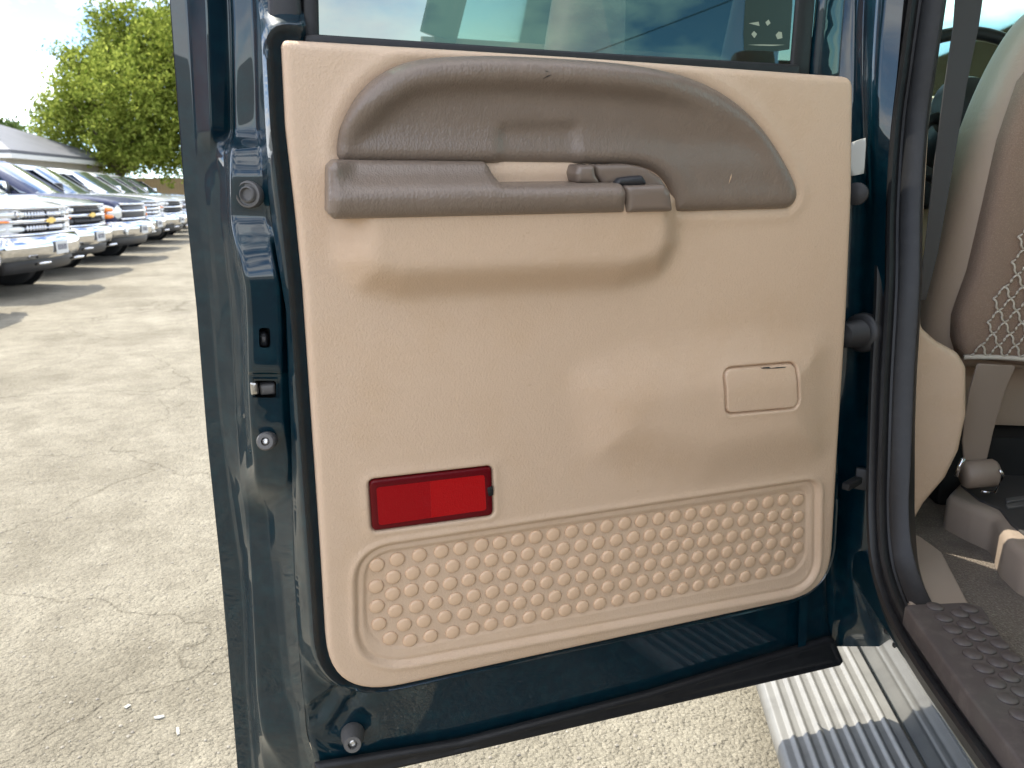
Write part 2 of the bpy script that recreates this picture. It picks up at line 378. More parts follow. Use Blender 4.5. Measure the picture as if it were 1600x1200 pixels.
# ================================================================== ground
def asphalt():
    m = bpy.data.materials.new('worn_asphalt'); m.use_nodes = True; t = m.node_tree; b = t.nodes['Principled BSDF']
    co = t.nodes.new('ShaderNodeTexCoord'); O = co.outputs['Object']
    def noise(sc, det=6, ro=.6):
        n = t.nodes.new('ShaderNodeTexNoise'); n.inputs['Scale'].default_value = sc; n.inputs['Detail'].default_value = det; n.inputs['Roughness'].default_value = ro; t.links.new(O, n.inputs['Vector']); return n.outputs[0]
    def vor(sc, feat='F1'):
        n = t.nodes.new('ShaderNodeTexVoronoi'); n.feature = feat; n.inputs['Scale'].default_value = sc; t.links.new(O, n.inputs['Vector']); return n
    def ramp(src, a, b_, ca, cb):
        r = t.nodes.new('ShaderNodeValToRGB'); r.color_ramp.elements[0].position = a; r.color_ramp.elements[1].position = b_
        r.color_ramp.elements[0].color = (*ca, 1); r.color_ramp.elements[1].color = (*cb, 1); t.links.new(src, r.inputs[0]); return r.outputs[0]
    def mix(f, a, b_, mode='MIX'):
        n = t.nodes.new('ShaderNodeMix'); n.data_type = 'RGBA'; n.blend_type = mode
        if isinstance(f, float): n.inputs[0].default_value = f
        else: t.links.new(f, n.inputs[0])
        t.links.new(a, n.inputs[6]); t.links.new(b_, n.inputs[7]); return n.outputs[2]
    v1 = vor(95); v2 = vor(210)
    stones = ramp(v1.outputs['Color'], .1, .95, (.19, .175, .14), (.43, .40, .325))
    fine = ramp(noise(380, 3), .35, .68, (.16, .147, .118), (.41, .382, .31))
    c = mix(.65, stones, fine)
    big = ramp(noise(.9, 8), .36, .66, (.72, .70, .66), (1.08, 1.07, 1.05)); c = mix(1.0, c, big, 'MULTIPLY')
    mid = ramp(noise(7, 6), .35, .7, (.80, .79, .77), (1.05, 1.05, 1.04)); c = mix(1.0, c, mid, 'MULTIPLY')
    # hairline cracks on a warped cell pattern
    wn = t.nodes.new('ShaderNodeTexNoise'); wn.inputs['Scale'].default_value = 2.6; wn.inputs['Detail'].default_value = 8; t.links.new(O, wn.inputs['Vector'])
    ad = t.nodes.new('ShaderNodeVectorMath'); ad.operation = 'MULTIPLY_ADD'; ad.inputs[1].default_value = (.55, .55, 0); t.links.new(wn.outputs['Color'], ad.inputs[0]); t.links.new(O, ad.inputs[2])
    cv = t.nodes.new('ShaderNodeTexVoronoi'); cv.feature = 'DISTANCE_TO_EDGE'; cv.inputs['Scale'].default_value = .75; t.links.new(ad.outputs[0], cv.inputs['Vector'])
    ck = ramp(cv.outputs['Distance'], .0005, .005, (.5, .48, .45), (1, 1, 1)); c = mix(.65, c, mix(1.0, c, ck, 'MULTIPLY'))
    t.links.new(c, b.inputs['Base Color']); b.inputs['Roughness'].default_value = .9; b.inputs['Specular IOR Level'].default_value = .25
    def bump(h, st, d, prev=None):
        n = t.nodes.new('ShaderNodeBump'); n.inputs['Strength'].default_value = st; n.inputs['Distance'].default_value = d; t.links.new(h, n.inputs['Height'])
        if prev: t.links.new(prev, n.inputs['Normal'])
        return n.outputs[0]
    inv = t.nodes.new('ShaderNodeMath'); inv.operation = 'SUBTRACT'; inv.inputs[0].default_value = 1; t.links.new(v1.outputs['Distance'], inv.inputs[1])
    p = bump(inv.outputs[0], .9, .007); p = bump(noise(160, 5), .9, .005, p); p = bump(noise(26, 5), .7, .016, p); p = bump(ck, .6, .006, p)
    t.links.new(p, b.inputs['Normal']); return m
ASPH = asphalt()
gr = obj('asphalt_lot', mesh_of([(-900, -900, GZ), (900, -900, GZ), (900, 900, GZ), (-900, 900, GZ)], [(0, 1, 2, 3)]), ASPH, None, ID, False); gr['kind'] = 'structure'
# loose grit: real small stones near the camera
STONE = mat('loose_stone', (.30, .27, .22), .9, var=[(60, (.38, .35, .29), .45, .65), (35, (.2, .18, .16), .5, .7)])
bm = bmesh.new(); rg = random.Random(3)
for i in range(5200):
    y = .7+rg.random()**1.6*4.6; x = -y*.95+rg.random()*(y*1.35)
    if x > .28: continue
    s = .0016+.0042*rg.random()**3; M = Matrix.Translation((x, y, GZ+s*.25)) @ Matrix.Rotation(rg.random()*6, 4, 'Z') @ Matrix.Diagonal((s*(.8+.6*rg.random()), s*(.7+.5*rg.random()), s*.65, 1))
    bmesh.ops.create_icosphere(bm, subdivisions=1, radius=1, matrix=M) if i < 0 else None
    q = [bm.verts.new(M @ Vector(p)) for p in ((1,0,0),(.2,.9,0),(-.8,.4,0),(-.7,-.6,0),(.3,-1,0),(.35,.3,.9),(-.35,-.1,.95),(.2,-.4,.8))]
    for f in ((0,1,5),(1,2,5),(2,6,5),(2,3,6),(3,4,7),(3,7,6),(4,0,7),(0,5,7),(5,6,7)): bm.faces.new([q[k] for k in f])
gt = obj('loose_grit', from_bm(bm), STONE, None, ID, False); gt['kind'] = 'stuff'; gt['label'] = 'loose pale grit scattered over the asphalt'; gt['category'] = 'grit'
# litter
FG = FLOOR(GZ+.0015); LITTER = mat('dirty_paper', (.46, .45, .41), .8, var=[(300, (.3, .28, .24), .45, .65)])
for px, lab in (([(240, 1119), (256, 1116), (258, 1119), (249, 1122), (241, 1122)], 'flat white paper scrap lying crosswise on the asphalt'), ([(275, 1136), (280, 1135), (281, 1146), (276, 1148)], 'narrow white paper slip lying lengthwise on the asphalt near the door'), ([(193, 1104), (201, 1099), (205, 1101), (197, 1106)], 'small bent grey-white chip on the asphalt')):
    o = flat_pad(FG, px, 'paper_scrap', LITTER, None, .003, .003, .0008, .0006); tag(o, lab, 'litter')
    o.rotation_mode = 'XYZ'

# ================================================================== parked pickups
def fx(y): return -.16*abs(y)**2.2-.12*max(0, abs(y)-.72)**1.2      # plan curve of the nose
def strip_mesh(z0, z1, y0, y1, off, th=.03, n=14, lean=0.0, r=.25):
    """band that follows the nose, from z0 to z1"""
    bm = bmesh.new(); rows_ = []; nz = 4
    for i in range(n+1):
        y = y0+(y1-y0)*i/n; x = fx(y)+off; ring = []
        for j in range(nz+1):
            t = j/nz; z = z0+(z1-z0)*t; b = th*(1-(2*t-1)**4)
            ring.append(bm.verts.new((x+b-lean*(z-z0), y, z)))
        ring.append(bm.verts.new((x-th-lean*(z1-z0), y, z1))); ring.append(bm.verts.new((x-th, y, z0))); rows_.append(ring)
    m = len(rows_[0])
    for i in range(n):
        for k in range(m): bm.faces.new((rows_[i][k], rows_[i][(k+1) % m], rows_[i+1][(k+1) % m], rows_[i+1][k]))
    bm.faces.new(rows_[0][::-1]); bm.faces.new(rows_[-1]); return from_bm(bm)
def body_mesh():
    """lower body: stations along x with a rounded section; no wheel openings cut"""
    st = [(-.06, .80, .62, 1.06), (-.14, .93, .58, 1.10), (-.30, .985, .52, 1.14), (-.50, 1.0, .50, 1.17), (-.9, 1.0, .50, 1.20), (-1.45, 1.0, .45, 1.235), (-1.62, 1.0, .42, 1.24), (-3.3, 1.0, .42, 1.27), (-3.6, 1.0, .42, 1.31), (-5.6, .99, .48, 1.31), (-5.75, .96, .52, 1.29)]
    vs, fs = [], []
    for x, hw, zl, zt in st:
        z = [zl, zl+.12, .80, .98, zt-.10, zt-.03, zt, zt+.015, zt+.03]
        h = [hw*.93, hw*.985, hw, hw*.995, hw*.975, hw*.95, hw*.90, hw*.5, 0]
        if x < -3.5: h[7] = hw*.88; z[7] = zt-.02; h[8] = 0; z[8] = zt-.02
        half = list(zip(h, z))
        ring = [(x, y, zz_) for y, zz_ in half]+[(x, -y, zz_) for y, zz_ in half[:-1][::-1]]
        vs += ring
    m = 17
    for i in range(len(st)-1):
        for k in range(m-1): fs.append((i*m+k, i*m+k+1, (i+1)*m+k+1, (i+1)*m+k))
        fs.append((i*m+m-1, i*m, (i+1)*m, (i+1)*m+m-1))
    fs.append(tuple(range(m))); fs.append(tuple((len(st)-1)*m+k for k in range(m))[::-1])
    bm = bmesh.new(); bm.from_mesh(mesh_of(vs, fs)); return from_bm(bm)
def cab_mesh():
    # rings of the greenhouse from belt to roof: (z, x front, x back, half width)
    rg_ = [(1.20, -1.42, -3.62, .93), (1.30, -1.52, -3.60, .92), (1.60, -1.98, -3.52, .82), (1.78, -2.26, -3.42, .74), (1.85, -2.45, -3.30, .66), (1.875, -2.75, -3.1, .5)]
    vs, fs = [], []; m = 28
    for z, xf, xb, hw in rg_:
        cx, hx = (xf+xb)/2, (xf-xb)/2
        for k in range(m):
            a = 2*math.pi*(k+.5)/m; c, s = math.cos(a), math.sin(a)
            vs.append((cx+hx*math.copysign(abs(c)**.38, c), hw*math.copysign(abs(s)**.38, s), z))
    for i in range(len(rg_)-1):
        for k in range(m): fs.append((i*m+k, i*m+(k+1) % m, (i+1)*m+(k+1) % m, (i+1)*m+k))
    fs.append(tuple((len(rg_)-1)*m+k for k in range(m))); return mesh_of(vs, fs)
BODY, CAB = body_mesh(), cab_mesh()
def quad_glass(pts, n): 
    me = mesh_of([Vector(p)+Vector(n)*.012 for p in pts]+[Vector(p)-Vector(n)*.01 for p in pts], [(0, 1, 2, 3), (0, 4, 5, 1), (1, 5, 6, 2), (2, 6, 7, 3), (3, 7, 4, 0)]); return me
def ws_mesh():
    vs, fs = [], []
    for j in range(5):
        t = j/4; z = 1.255+t*.535; xf = -1.475-(2.265-1.475)*t; hw = .86-.17*t
        for i in range(13):
            s = i/6-1; vs.append((xf+.035-.16*abs(s)**2.6, hw*s, z))
    for j in range(4):
        for i in range(12): fs.append((j*13+i, j*13+i+1, (j+1)*13+i+1, (j+1)*13+i))
    return mesh_of(vs, fs)
WSM = ws_mesh()
GM = {}
def inst(key, fn):
    if key not in GM: GM[key] = fn()
    return GM[key]
def own(me, m):
    me = me.copy(); me.materials.clear(); me.materials.append(m); return me
def parked(loc, rz, paint, style, label):
    root = empty('parked_pickup', loc, label, 'pickup truck', 'pickups parked in a row', rz); M = WORLD[root.name]
    split(obj('body', own(BODY, paint), None, root, M), 50); cab = split(obj('cab', own(CAB, paint), None, root, M), 50)
    obj('windshield', own(WSM, WINDSH), None, cab, M)
    for s in (-1, 1):
        for a, b_, c, d in ((-1.62, -2.36, -2.26, -2.36), (-2.46, -3.42, -2.46, -3.30)):
            p = [(a, s*.928, 1.30), (b_, s*.928, 1.30), (d, s*.80, 1.70), (c if c != -2.26 else -2.12, s*.80, 1.70)]
            obj('side_window', own(quad_glass(p, (0, s, .3)), AUTOGLASS), None, cab, M, False)
        mb = split(obj('side_mirror', box((-1.86, s*.98-.13*(s < 0)+(-.0 if s > 0 else 0), 1.26), (-1.70, s*.98+.13*(s > 0)+.0, 1.46), .05), CHROME if style != 'navy' else DARK, root, M), 50)
        obj('mirror_stem', box((-1.80, min(s*.90, s*1.0), 1.25), (-1.74, max(s*.90, s*1.0), 1.30), .01), DARK, mb, M)
        for x in (-.98, -4.65):
            obj('wheel_well_shade', lathe([(.50, -.02), (.50, .03), (.47, .035), (0, .035)], 30), CAVITY, root, M @ Matrix.Translation((x, s*.968, .44)) @ Matrix.Rotation(-s*R(90), 4, 'X'), False)  # flat black disc on the body side, painting the shade of a wheel well
            wheel_parts(root, M @ Matrix.Translation((x, s*.90, .40)) @ Matrix.Rotation(s*R(90), 4, 'X'), .40, .25)
    obj('front_valance', strip_mesh(.30, .55, -.88, .88, -.02, .04), DARK, root, M)
    bumper_ = obj('front_bumper', strip_mesh(.46, .74, -1.0, 1.0, .10, .05), CHROME, root, M)
    pl = obj('licence_plate', box((.155, -.16, .50), (.168, .16, .66), .004), PAPER, bumper_, M, False)
    for k in range(5): obj('plate_character', box((.1675, -.12+k*.05, .55), (.170, -.09+k*.05, .62)), NAVY, pl, M, False)
    if style == 'navy':
        obj('grille', strip_mesh(.76, 1.05, -.56, .56, -.0, .03), DARK, root, M)
        for z in (.76, .905, 1.03): obj('grille_bar', strip_mesh(z, z+.045, -.60, .60, .03, .02), CHROME, root, M)
        for s in (-1, 1):
            hl = obj('headlight', strip_mesh(.77, 1.04, s*.60, s*.93, .0, .045, 8), LAMP, root, M)
            obj('turn_signal', strip_mesh(.80, .88, s*.86, s*.985, .03, .04, 5), AMBER, hl, M); obj('turn_signal', strip_mesh(.92, 1.0, s*.86, s*.985, .03, .04, 5), AMBER, hl, M)
            obj('fog_lamp', lathe([(.07, 0), (.06, .02), (0, .03)], 20), LAMP, bumper_, M @ Matrix.Translation((fx(.7)+.15, s*.70, .56)) @ Matrix.Rotation(R(90), 4, 'Y'))
    else:
        obj('grille', strip_mesh(.76, 1.07, -.80, .80, -.02, .03), CAVITY, root, M)
        for z, h in ((.735, .04), (.885, .055), (1.05, .045)): obj('grille_bar', strip_mesh(z, z+h, -.92, .92, .035, .025), CHROME, root, M)
        for z in (.815, .975): obj('grille_bar', strip_mesh(z, z+.022, -.50, .50, .02, .015), CHROME if style == 'white' else DARK, root, M)
        for s in (-1, 1):
            for k in range(7):
                y = s*(.06+k*.065)
                for z in (.79, .95): obj('grille_mesh', strip_mesh(z, z+.08, y, y+.018, .012, .012, 1), CHROME if style == 'white' else DARK, root, M)
            hl = obj('headlight', strip_mesh(.945, 1.045, s*.52, s*.95, .0, .05, 8), LAMP, root, M)
            obj('headlight_bulb', lathe([(.045, 0), (.04, .02), (0, .03)], 18), CHROME, hl, M @ Matrix.Translation((fx(.64)+.045, s*.64, .995)) @ Matrix.Rotation(R(90), 4, 'Y'))
            obj('turn_signal', strip_mesh(.90, .935, s*.80, s*.97, .03, .045, 5), AMBER, hl, M)
            obj('lower_lamp', strip_mesh(.785, .865, s*.54, s*.93, .0, .04, 8), LAMP if style == 'white' else DARK, root, M)
            obj('tow_hook', tube([(fx(.45)+.10, s*.38, .40), (fx(.45)+.20, s*.40, .42), (fx(.45)+.20, s*.54, .42), (fx(.45)+.10, s*.56, .40)], .018, 8), CHROME, bumper_, M)
    if loc[1] > 13.2: return root
    em = [(-.13, .0), (-.10, .042), (-.045, .042), (-.035, .06), (.065, .06), (.055, .042), (.13, .042), (.10, 0), (.045, 0), (.035, -.018), (-.065, -.018), (-.055, 0)]
    e = mesh_of([(.073, y, .893+z) for y, z in em]+[(.085, y*.9, .893+.021+(z-.021)*.85) for y, z in em], [tuple(range(12, 24))]+[(k, (k+1) % 12, 12+(k+1) % 12, 12+k) for k in range(12)])
    obj('badge', e, GOLD, root, M, False)
    return root
def camxy(lat, dep):   # camera-aligned ground coordinates -> world
    return (lat*_cy-dep*_sy, lat*_sy+dep*_cy, GZ)
RZ = YAW+R(6)
TR = [(-5.40, 7.4, BLACKP, 'navy', 'dark pickup at the near end of the row, its shadow tip on the lot'),
      (-5.95, 10.0, WHITE, 'white', 'white pickup with chrome mesh grille and gold badge next to the silver pickup'),
      (-6.80, 12.6, SILVER, 'silver', 'silver pickup with dark grille between the white and navy pickups'),
      (-7.30, 15.2, NAVY, 'navy', 'navy blue pickup with amber turn signals in its headlights'),
      (-8.25, 18.0, SILVER, 'white', 'silver pickup with chrome mesh grille just beyond the navy pickup'),
      (-8.90, 20.8, WHITE, 'silver', 'white pickup with dark grille, second beyond the navy pickup'),
      (-9.80, 23.6, WHITE, 'navy', 'white pickup with two amber signals per headlight in the row'),
      (-10.75, 26.4, WHITE, 'white', 'white pickup with chrome mesh grille far along the row'),
      (-11.7, 29.2, BLACKP, 'silver', 'black pickup at the far end of the row')]
for a, b_, p, s, l in TR: parked(camxy(a, b_), RZ, p, s, l)

# ================================================================== buildings and fence behind
ROOF = mat('grey_metal_roof', (.15, .155, .17), .6, .0, var=[(.8, (.12, .125, .14), .4, .7)])
WALL = mat('cream_siding', (.42, .40, .35), .8, var=[(.6, (.5, .47, .41), .4, .7)])
TRIMW = mat('white_trim', (.75, .75, .72), .6)
FENCE = mat('tan_board', (.48, .36, .22), .85, var=[(3, (.36, .27, .17), .4, .7)])
def house(c, rz, lx, ly, h, rh, label, ridge=.55):
    root = empty('house', c, label, 'building', None, rz); M = WORLD[root.name]
    wl = obj('wall', box((-lx/2, -ly/2, 0), (lx/2, ly/2, h)), WALL, root, M, False)
    o = .5; b = [(-lx/2-o, -ly/2-o, h), (lx/2+o, -ly/2-o, h), (lx/2+o, ly/2+o, h), (-lx/2-o, ly/2+o, h)]; r0, r1 = (-lx/2*ridge, 0, h+rh), (lx/2*ridge, 0, h+rh)
    vs = b+[(x, y, h+.14) for x, y, _ in b]+[r0, r1]
    rf_ = obj('roof', mesh_of(vs, [(0, 1, 2, 3), (0, 4, 5, 1), (1, 5, 6, 2), (2, 6, 7, 3), (3, 7, 4, 0), (4, 5, 9, 8), (6, 7, 8, 9), (5, 6, 9), (7, 4, 8)]), ROOF, root, M, False)
    obj('fascia', box((-lx/2-o-.03, -ly/2-o-.03, h-.16), (lx/2+o+.03, ly/2+o+.03, h+.012)), TRIMW, rf_, M, False)
    n = int(lx/.9)
    for k in range(1, n):                        # standing seams on the near slope
        x = -lx/2-o+k*(lx+2*o)/n; xr = max(-lx/2*ridge, min(lx/2*ridge, x)); d_ = abs(x-xr)/(lx/2+o-lx/2*ridge) if x != xr else 0
        top = Vector((xr, 0, h+rh)).lerp(Vector((x, -ly/2-o, h+.14)), 0) if d_ == 0 else Vector((x, (-ly/2-o)*d_, h+.14+(rh-.14)*(1-d_)))
        obj('roof_seam', tube([Vector((x, -ly/2-o, h+.16)), top+Vector((0, 0, .02))], .03, 6), ROOF, rf_, M)
    for x in (-lx*.3, 0, lx*.3):
        wn_ = obj('window', box((x-.5, -ly/2-.05, 1.0), (x+.5, -ly/2-.005, 2.1)), TRIMW, root, M, False); obj('pane', box((x-.42, -ly/2-.07, 1.08), (x+.42, -ly/2-.052, 2.02)), AUTOGLASS, wn_, M, False)
    vt_ = obj('roof_vent', lathe([(.12, 0), (.12, .4), (.2, .42), (.2, .5), (0, .55)], 16), DARK, rf_, M @ Matrix.Translation((lx*.35, ly*.1, h+rh*.4)))
    return root
house((*camxy(-27.0, 34)[:2], GZ), R(12), 15, 9, 2.7, 1.75, 'low cream house with grey hipped metal roof behind the parked pickups')
FN = empty('board_fence', (*camxy(-17, 42)[:2], GZ), 'tan board fence running behind the far pickups', 'fence', None, YAW+R(4)); MF = WORLD[FN.name]
for k in range(64):
    obj('board', inst('board', lambda: box((0, -.012, 0), (.14, .012, 2.0))), FENCE, FN, MF @ Matrix.Translation((-7+k*.148, 0, .05+.02*random.random())), False)
for z in (.5, 1.6): obj('rail', box((-7, .013, z), (2.5, .06, z+.09)), FENCE, FN, MF, False)

# brick building across the lot behind the photographer: seen mirrored in the paint
BRICK = bpy.data.materials.new('red_brick'); BRICK.use_nodes = True
_t = BRICK.node_tree; _b = _t.nodes['Principled BSDF']; _b.inputs['Roughness'].default_value = .85
_k = _t.nodes.new('ShaderNodeTexBrick'); _k.inputs['Scale'].default_value = 4; _k.inputs['Color1'].default_value = (.34, .11, .06, 1); _k.inputs['Color2'].default_value = (.44, .17, .09, 1); _k.inputs['Mortar'].default_value = (.4, .36, .3, 1)
_c = _t.nodes.new('ShaderNodeTexCoord'); _m = _t.nodes.new('ShaderNodeMapping'); _m.inputs['Rotation'].default_value = (R(90), 0, 0); _t.links.new(_c.outputs['Object'], _m.inputs[0]); _t.links.new(_m.outputs[0], _k.inputs[0]); _t.links.new(_k.outputs[0], _b.inputs['Base Color'])
bk = empty('brick_building', (-21, -9, GZ), 'long red brick building across the lot behind the open door', 'building', None, R(90)); MB_ = WORLD[bk.name]
obj('wall', box((-11, 0, 0), (11, 8, 5.2)), BRICK, bk, MB_, False); rf2 = obj('roof', box((-11.3, -.4, 5.2), (11.3, 8.3, 5.5)), ROOF, bk, MB_, False)
for k in range(6):
    x = -8.5+k*3.4; q = obj('window', box((x-.8, -.06, 1.1), (x+.8, -.004, 2.6)), TRIMW, bk, MB_, False); obj('pane', box((x-.7, -.08, 1.2), (x+.7, -.062, 2.5)), AUTOGLASS, q, MB_, False)

# ================================================================== trees
BARK = mat('grey_bark', (.12, .095, .07), .9, bumps=[('noise', 9, .8, .05, (1, 1, .2))])
def leafmat(name, c1, c2):
    m = bpy.data.materials.new(name); m.use_nodes = True; t = m.node_tree; t.nodes.clear()
    o = t.nodes.new('ShaderNodeOutputMaterial'); d = t.nodes.new('ShaderNodeBsdfDiffuse'); tl = t.nodes.new('ShaderNodeBsdfTranslucent'); mi = t.nodes.new('ShaderNodeMixShader'); mi.inputs[0].default_value = .48
    geo = t.nodes.new('ShaderNodeNewGeometry'); r = t.nodes.new('ShaderNodeValToRGB'); r.color_ramp.elements[0].color = (*c1, 1); r.color_ramp.elements[1].color = (*c2, 1)
    t.links.new(geo.outputs['Random Per Island'], r.inputs[0]); t.links.new(r.outputs[0], d.inputs[0]); t.links.new(r.outputs[0], tl.inputs[0])
    t.links.new(d.outputs[0], mi.inputs[1]); t.links.new(tl.outputs[0], mi.inputs[2]); t.links.new(mi.outputs[0], o.inputs[0]); return m
LEAF = leafmat('spring_leaf', (.10, .15, .02), (.42, .47, .10)); LEAF2 = leafmat('dark_leaf', (.05, .085, .03), (.12, .17, .05))
def tree(base, H_, blobs, nleaf, ls, lm, label, seed, trunk_h=2.2):
    rg = np.random.RandomState(seed); root = empty('tree', base, label, 'tree'); M = WORLD[root.name]
    bm = bmesh.new(); tube([(0, 0, -.1), (.1, 0, trunk_h*.5), (.0, .1, trunk_h), (.1, 0, H_*.55)], [.32, .25, .22, .1], 10, bm)
    limbs = []
    for b in blobs:
        c = Vector(b[:3]); s = Vector((0, .05, trunk_h*.8+.1*c.z)); mid = s.lerp(c, .55)+Vector((0, 0, .4)); limbs.append((s, mid, c)); tube([s, mid, c], [.11, .07, .025], 6, bm)
    trunk = obj('trunk', from_bm(bm), BARK, root, M)
    wts = np.array([b[3]*b[4]*b[5] for b in blobs])**.75; wts /= wts.sum(); vs = []; n = 0
    for b, wt in zip(blobs, wts):
        ntw = max(6, int(nleaf*wt/26))
        dirs = rg.normal(size=(ntw, 3)); dirs /= np.linalg.norm(dirs, axis=1)[:, None]; rad = rg.random(ntw)**.42*(1+.28*rg.normal(size=ntw)*.6)
        tw = np.array(b[:3])+dirs*rad[:, None]*np.array(b[3:6])
        for p, dd in zip(tw, dirs):
            ax = dd+np.array((0, 0, .25))+rg.normal(size=3)*.5; ax /= np.linalg.norm(ax)
            q = p+np.outer(rg.random(26)-.3, ax)*.85+rg.normal(size=(26, 3))*.13
            vs.append(q)
    Q = np.concatenate(vs); n = len(Q); a = rg.normal(size=(n, 3)); a /= np.linalg.norm(a, axis=1)[:, None]; b2 = np.cross(a, rg.normal(size=(n, 3))); b2 /= np.linalg.norm(b2, axis=1)[:, None]
    s = ls*(.6+.8*rg.random(n))[:, None]
    P = np.stack([Q-a*s, Q+b2*s*.42, Q+a*s, Q-b2*s*.42], 1).reshape(-1, 3)
    me = bpy.data.meshes.new('leaves'); me.vertices.add(4*n); me.vertices.foreach_set('co', P.astype(np.float32).ravel())
    me.loops.add(4*n); me.loops.foreach_set('vertex_index', np.arange(4*n, dtype=np.int32)); me.polygons.add(n); me.polygons.foreach_set('loop_start', np.arange(0, 4*n, 4, dtype=np.int32)); me.update(calc_edges=True)
    obj('crown', me, lm, root, M, False); return root
# crown blobs are given from the picture: pixel centre, radius in px, at the tree's distance
def blobs_px(dep, base, lst):
    out_ = []
    for px, py, rx, ry in lst:
        d = ray(px, py); fw = Vector((-_sy, _cy, 0)); t = (dep+random.uniform(-1.6, 1.6))/d.dot(fw); p = CAM+d*t-Vector(base); k = dep/F
        out_.append((p.x, p.y, p.z, rx*k, (rx+ry)/2*k*1.1, ry*k))
    return out_
TD = 38.0; tb = camxy(-18.8, TD)
tree(tb, 10, blobs_px(TD, tb, [(200, 45, 48, 36), (165, 35, 22, 22), (250, 60, 40, 45), (180, 100, 55, 45), (115, 100, 32, 22), (130, 140, 50, 38), (215, 140, 70, 55), (270, 130, 50, 60), (100, 185, 42, 28), (80, 212, 30, 22), (150, 200, 60, 42), (215, 215, 65, 45), (270, 215, 50, 50), (320, 120, 60, 80), (340, 210, 60, 50), (180, 245, 60, 25), (250, 250, 50, 22), (110, 160, 30, 30), (300, 40, 50, 50)]), 80000, .10, LEAF, 'broad bright green tree with loose crown behind the parked pickups', 5)
tb2 = camxy(-33, 50); tree(tb2, 7, blobs_px(50, tb2, [(10, 215, 28, 16), (-20, 212, 30, 22), (24, 222, 18, 12)]), 5000, .16, LEAF2, 'dark green treetop showing above the grey metal roof', 9)

# ================================================================== power line over the lot
WOOD = mat('pole_wood', (.16, .12, .085), .9, var=[(4, (.1, .08, .06), .4, .7)])
def pole(px, dep, h, label):
    lat = (px-800)/F*dep; b = camxy(lat, dep); root = empty('utility_pole', b, label, 'utility pole', 'utility poles'); M = WORLD[root.name]
    obj('post', tube([(0, 0, -.1), (0, 0, h+.6)], [.15, .11], 12), WOOD, root, M); obj('crossarm', box((-.9, -.06, h+.05), (.9, .06, h+.17), .01), WOOD, root, M)
    for x in (-.7, 0, .7): obj('insulator', lathe([(.04, 0), (.06, .05), (.03, .1), (0, .12)], 10), GREYRUB, root, M @ Matrix.Translation((x, 0, h+.17)))
    return Vector(b)+Vector((0, 0, h))
qa = pole(735, 45, 6.6, 'far utility pole beyond the open door'); qb = pole(1680, 14, 6.9, 'near utility pole past the cab of the teal pickup')
pw = obj('power_line', tube([qa.lerp(qb, t)-Vector((0, 0, .5*4*t*(1-t)*.5)) for t in np.linspace(0, 1, 25)], .016, 6), DARK, None); tag(pw, 'thin dark power line strung across the sky', 'cable')

# ================================================================== the pickup with the open door
truck = empty('pickup_truck', (1.3, 1.0, GZ), 'dark teal pickup truck with tan cabin trim and its rear door wide open', 'pickup truck')
DM = DOOR.M
def D(px, w=0.0): return DOOR.poly(px, w)
def lineV(a, b, w=0.0):
    (u0, v0), (u1, v1) = DOOR.uv(*a, w), DOOR.uv(*b, w)
    return lambda u: v0 + (u-u0)*(v1-v0)/(u1-u0)
def g(x, s): return np.exp(-(x/s)**2)
def uvs(u, v): return np.stack([u, v], 1)

# ---- outlines on the trim face
TRIM = fillet(D([(440, 61), (900, 89), (1336, 120), (1334, 300), (1325, 500), (1312, 700), (1299, 927), (516, 1098), (503, 880), (495, 760), (484, 600), (474, 450), (462, 330), (447, 200)]),
              [.008, 0, .02, 0, 0, 0, .085, .105, 0, 0, 0, 0, 0, 0], 12)
INS_PX = [(527, 236), (532, 205), (543, 178), (562, 147), (590, 120), (630, 99), (680, 90), (760, 87), (850, 90), (950, 97), (1030, 108), (1090, 124), (1140, 148), (1180, 180), (1213, 220), (1238, 262), (1251, 292), (1251, 312), (1240, 325), (1220, 328),
          (1140, 330), (1070, 332), (1060, 328), (1056, 312), (1049, 293), (1035, 275), (1012, 263), (980, 258), (900, 257), (780, 256), (650, 255), (545, 254), (532, 250)]
INS = cat(D(INS_PX, .012), 5, True)
BULGE = D([(930, 604), (1010, 575), (1130, 560), (1262, 556), (1266, 690), (1100, 720), (950, 690)])
SO = fillet(D([(553, 858), (1281, 747), (1279, 919), (556, 1054)]), [.06, .035, .06, .085], 12)
SI = fillet(D([(571, 871), (1266, 766), (1264, 897), (573, 1029)]), [.045, .025, .05, .072], 12)
ASH = fillet(D([(1131, 577), (1244, 568), (1247, 636), (1133, 646)], .016), .014, 8)
REFL = fillet(D([(577, 752), (769, 730), (771, 806), (582, 831)], .003), .008, 8)
ARM_PX = [(514, 262), (524, 252), (770, 255), (777, 263), (781, 275), (787, 289), (974, 287), (979, 300), (978, 333), (523, 344), (513, 335)]
ARM = fillet(D(ARM_PX, .05), .004, 4)
vTop, vBot = lineV((515, 318), (1050, 312)), lineV((515, 462), (1050, 436))
uL, uR = DOOR.uv(535, 380)[0], DOOR.uv(1052, 380)[0]

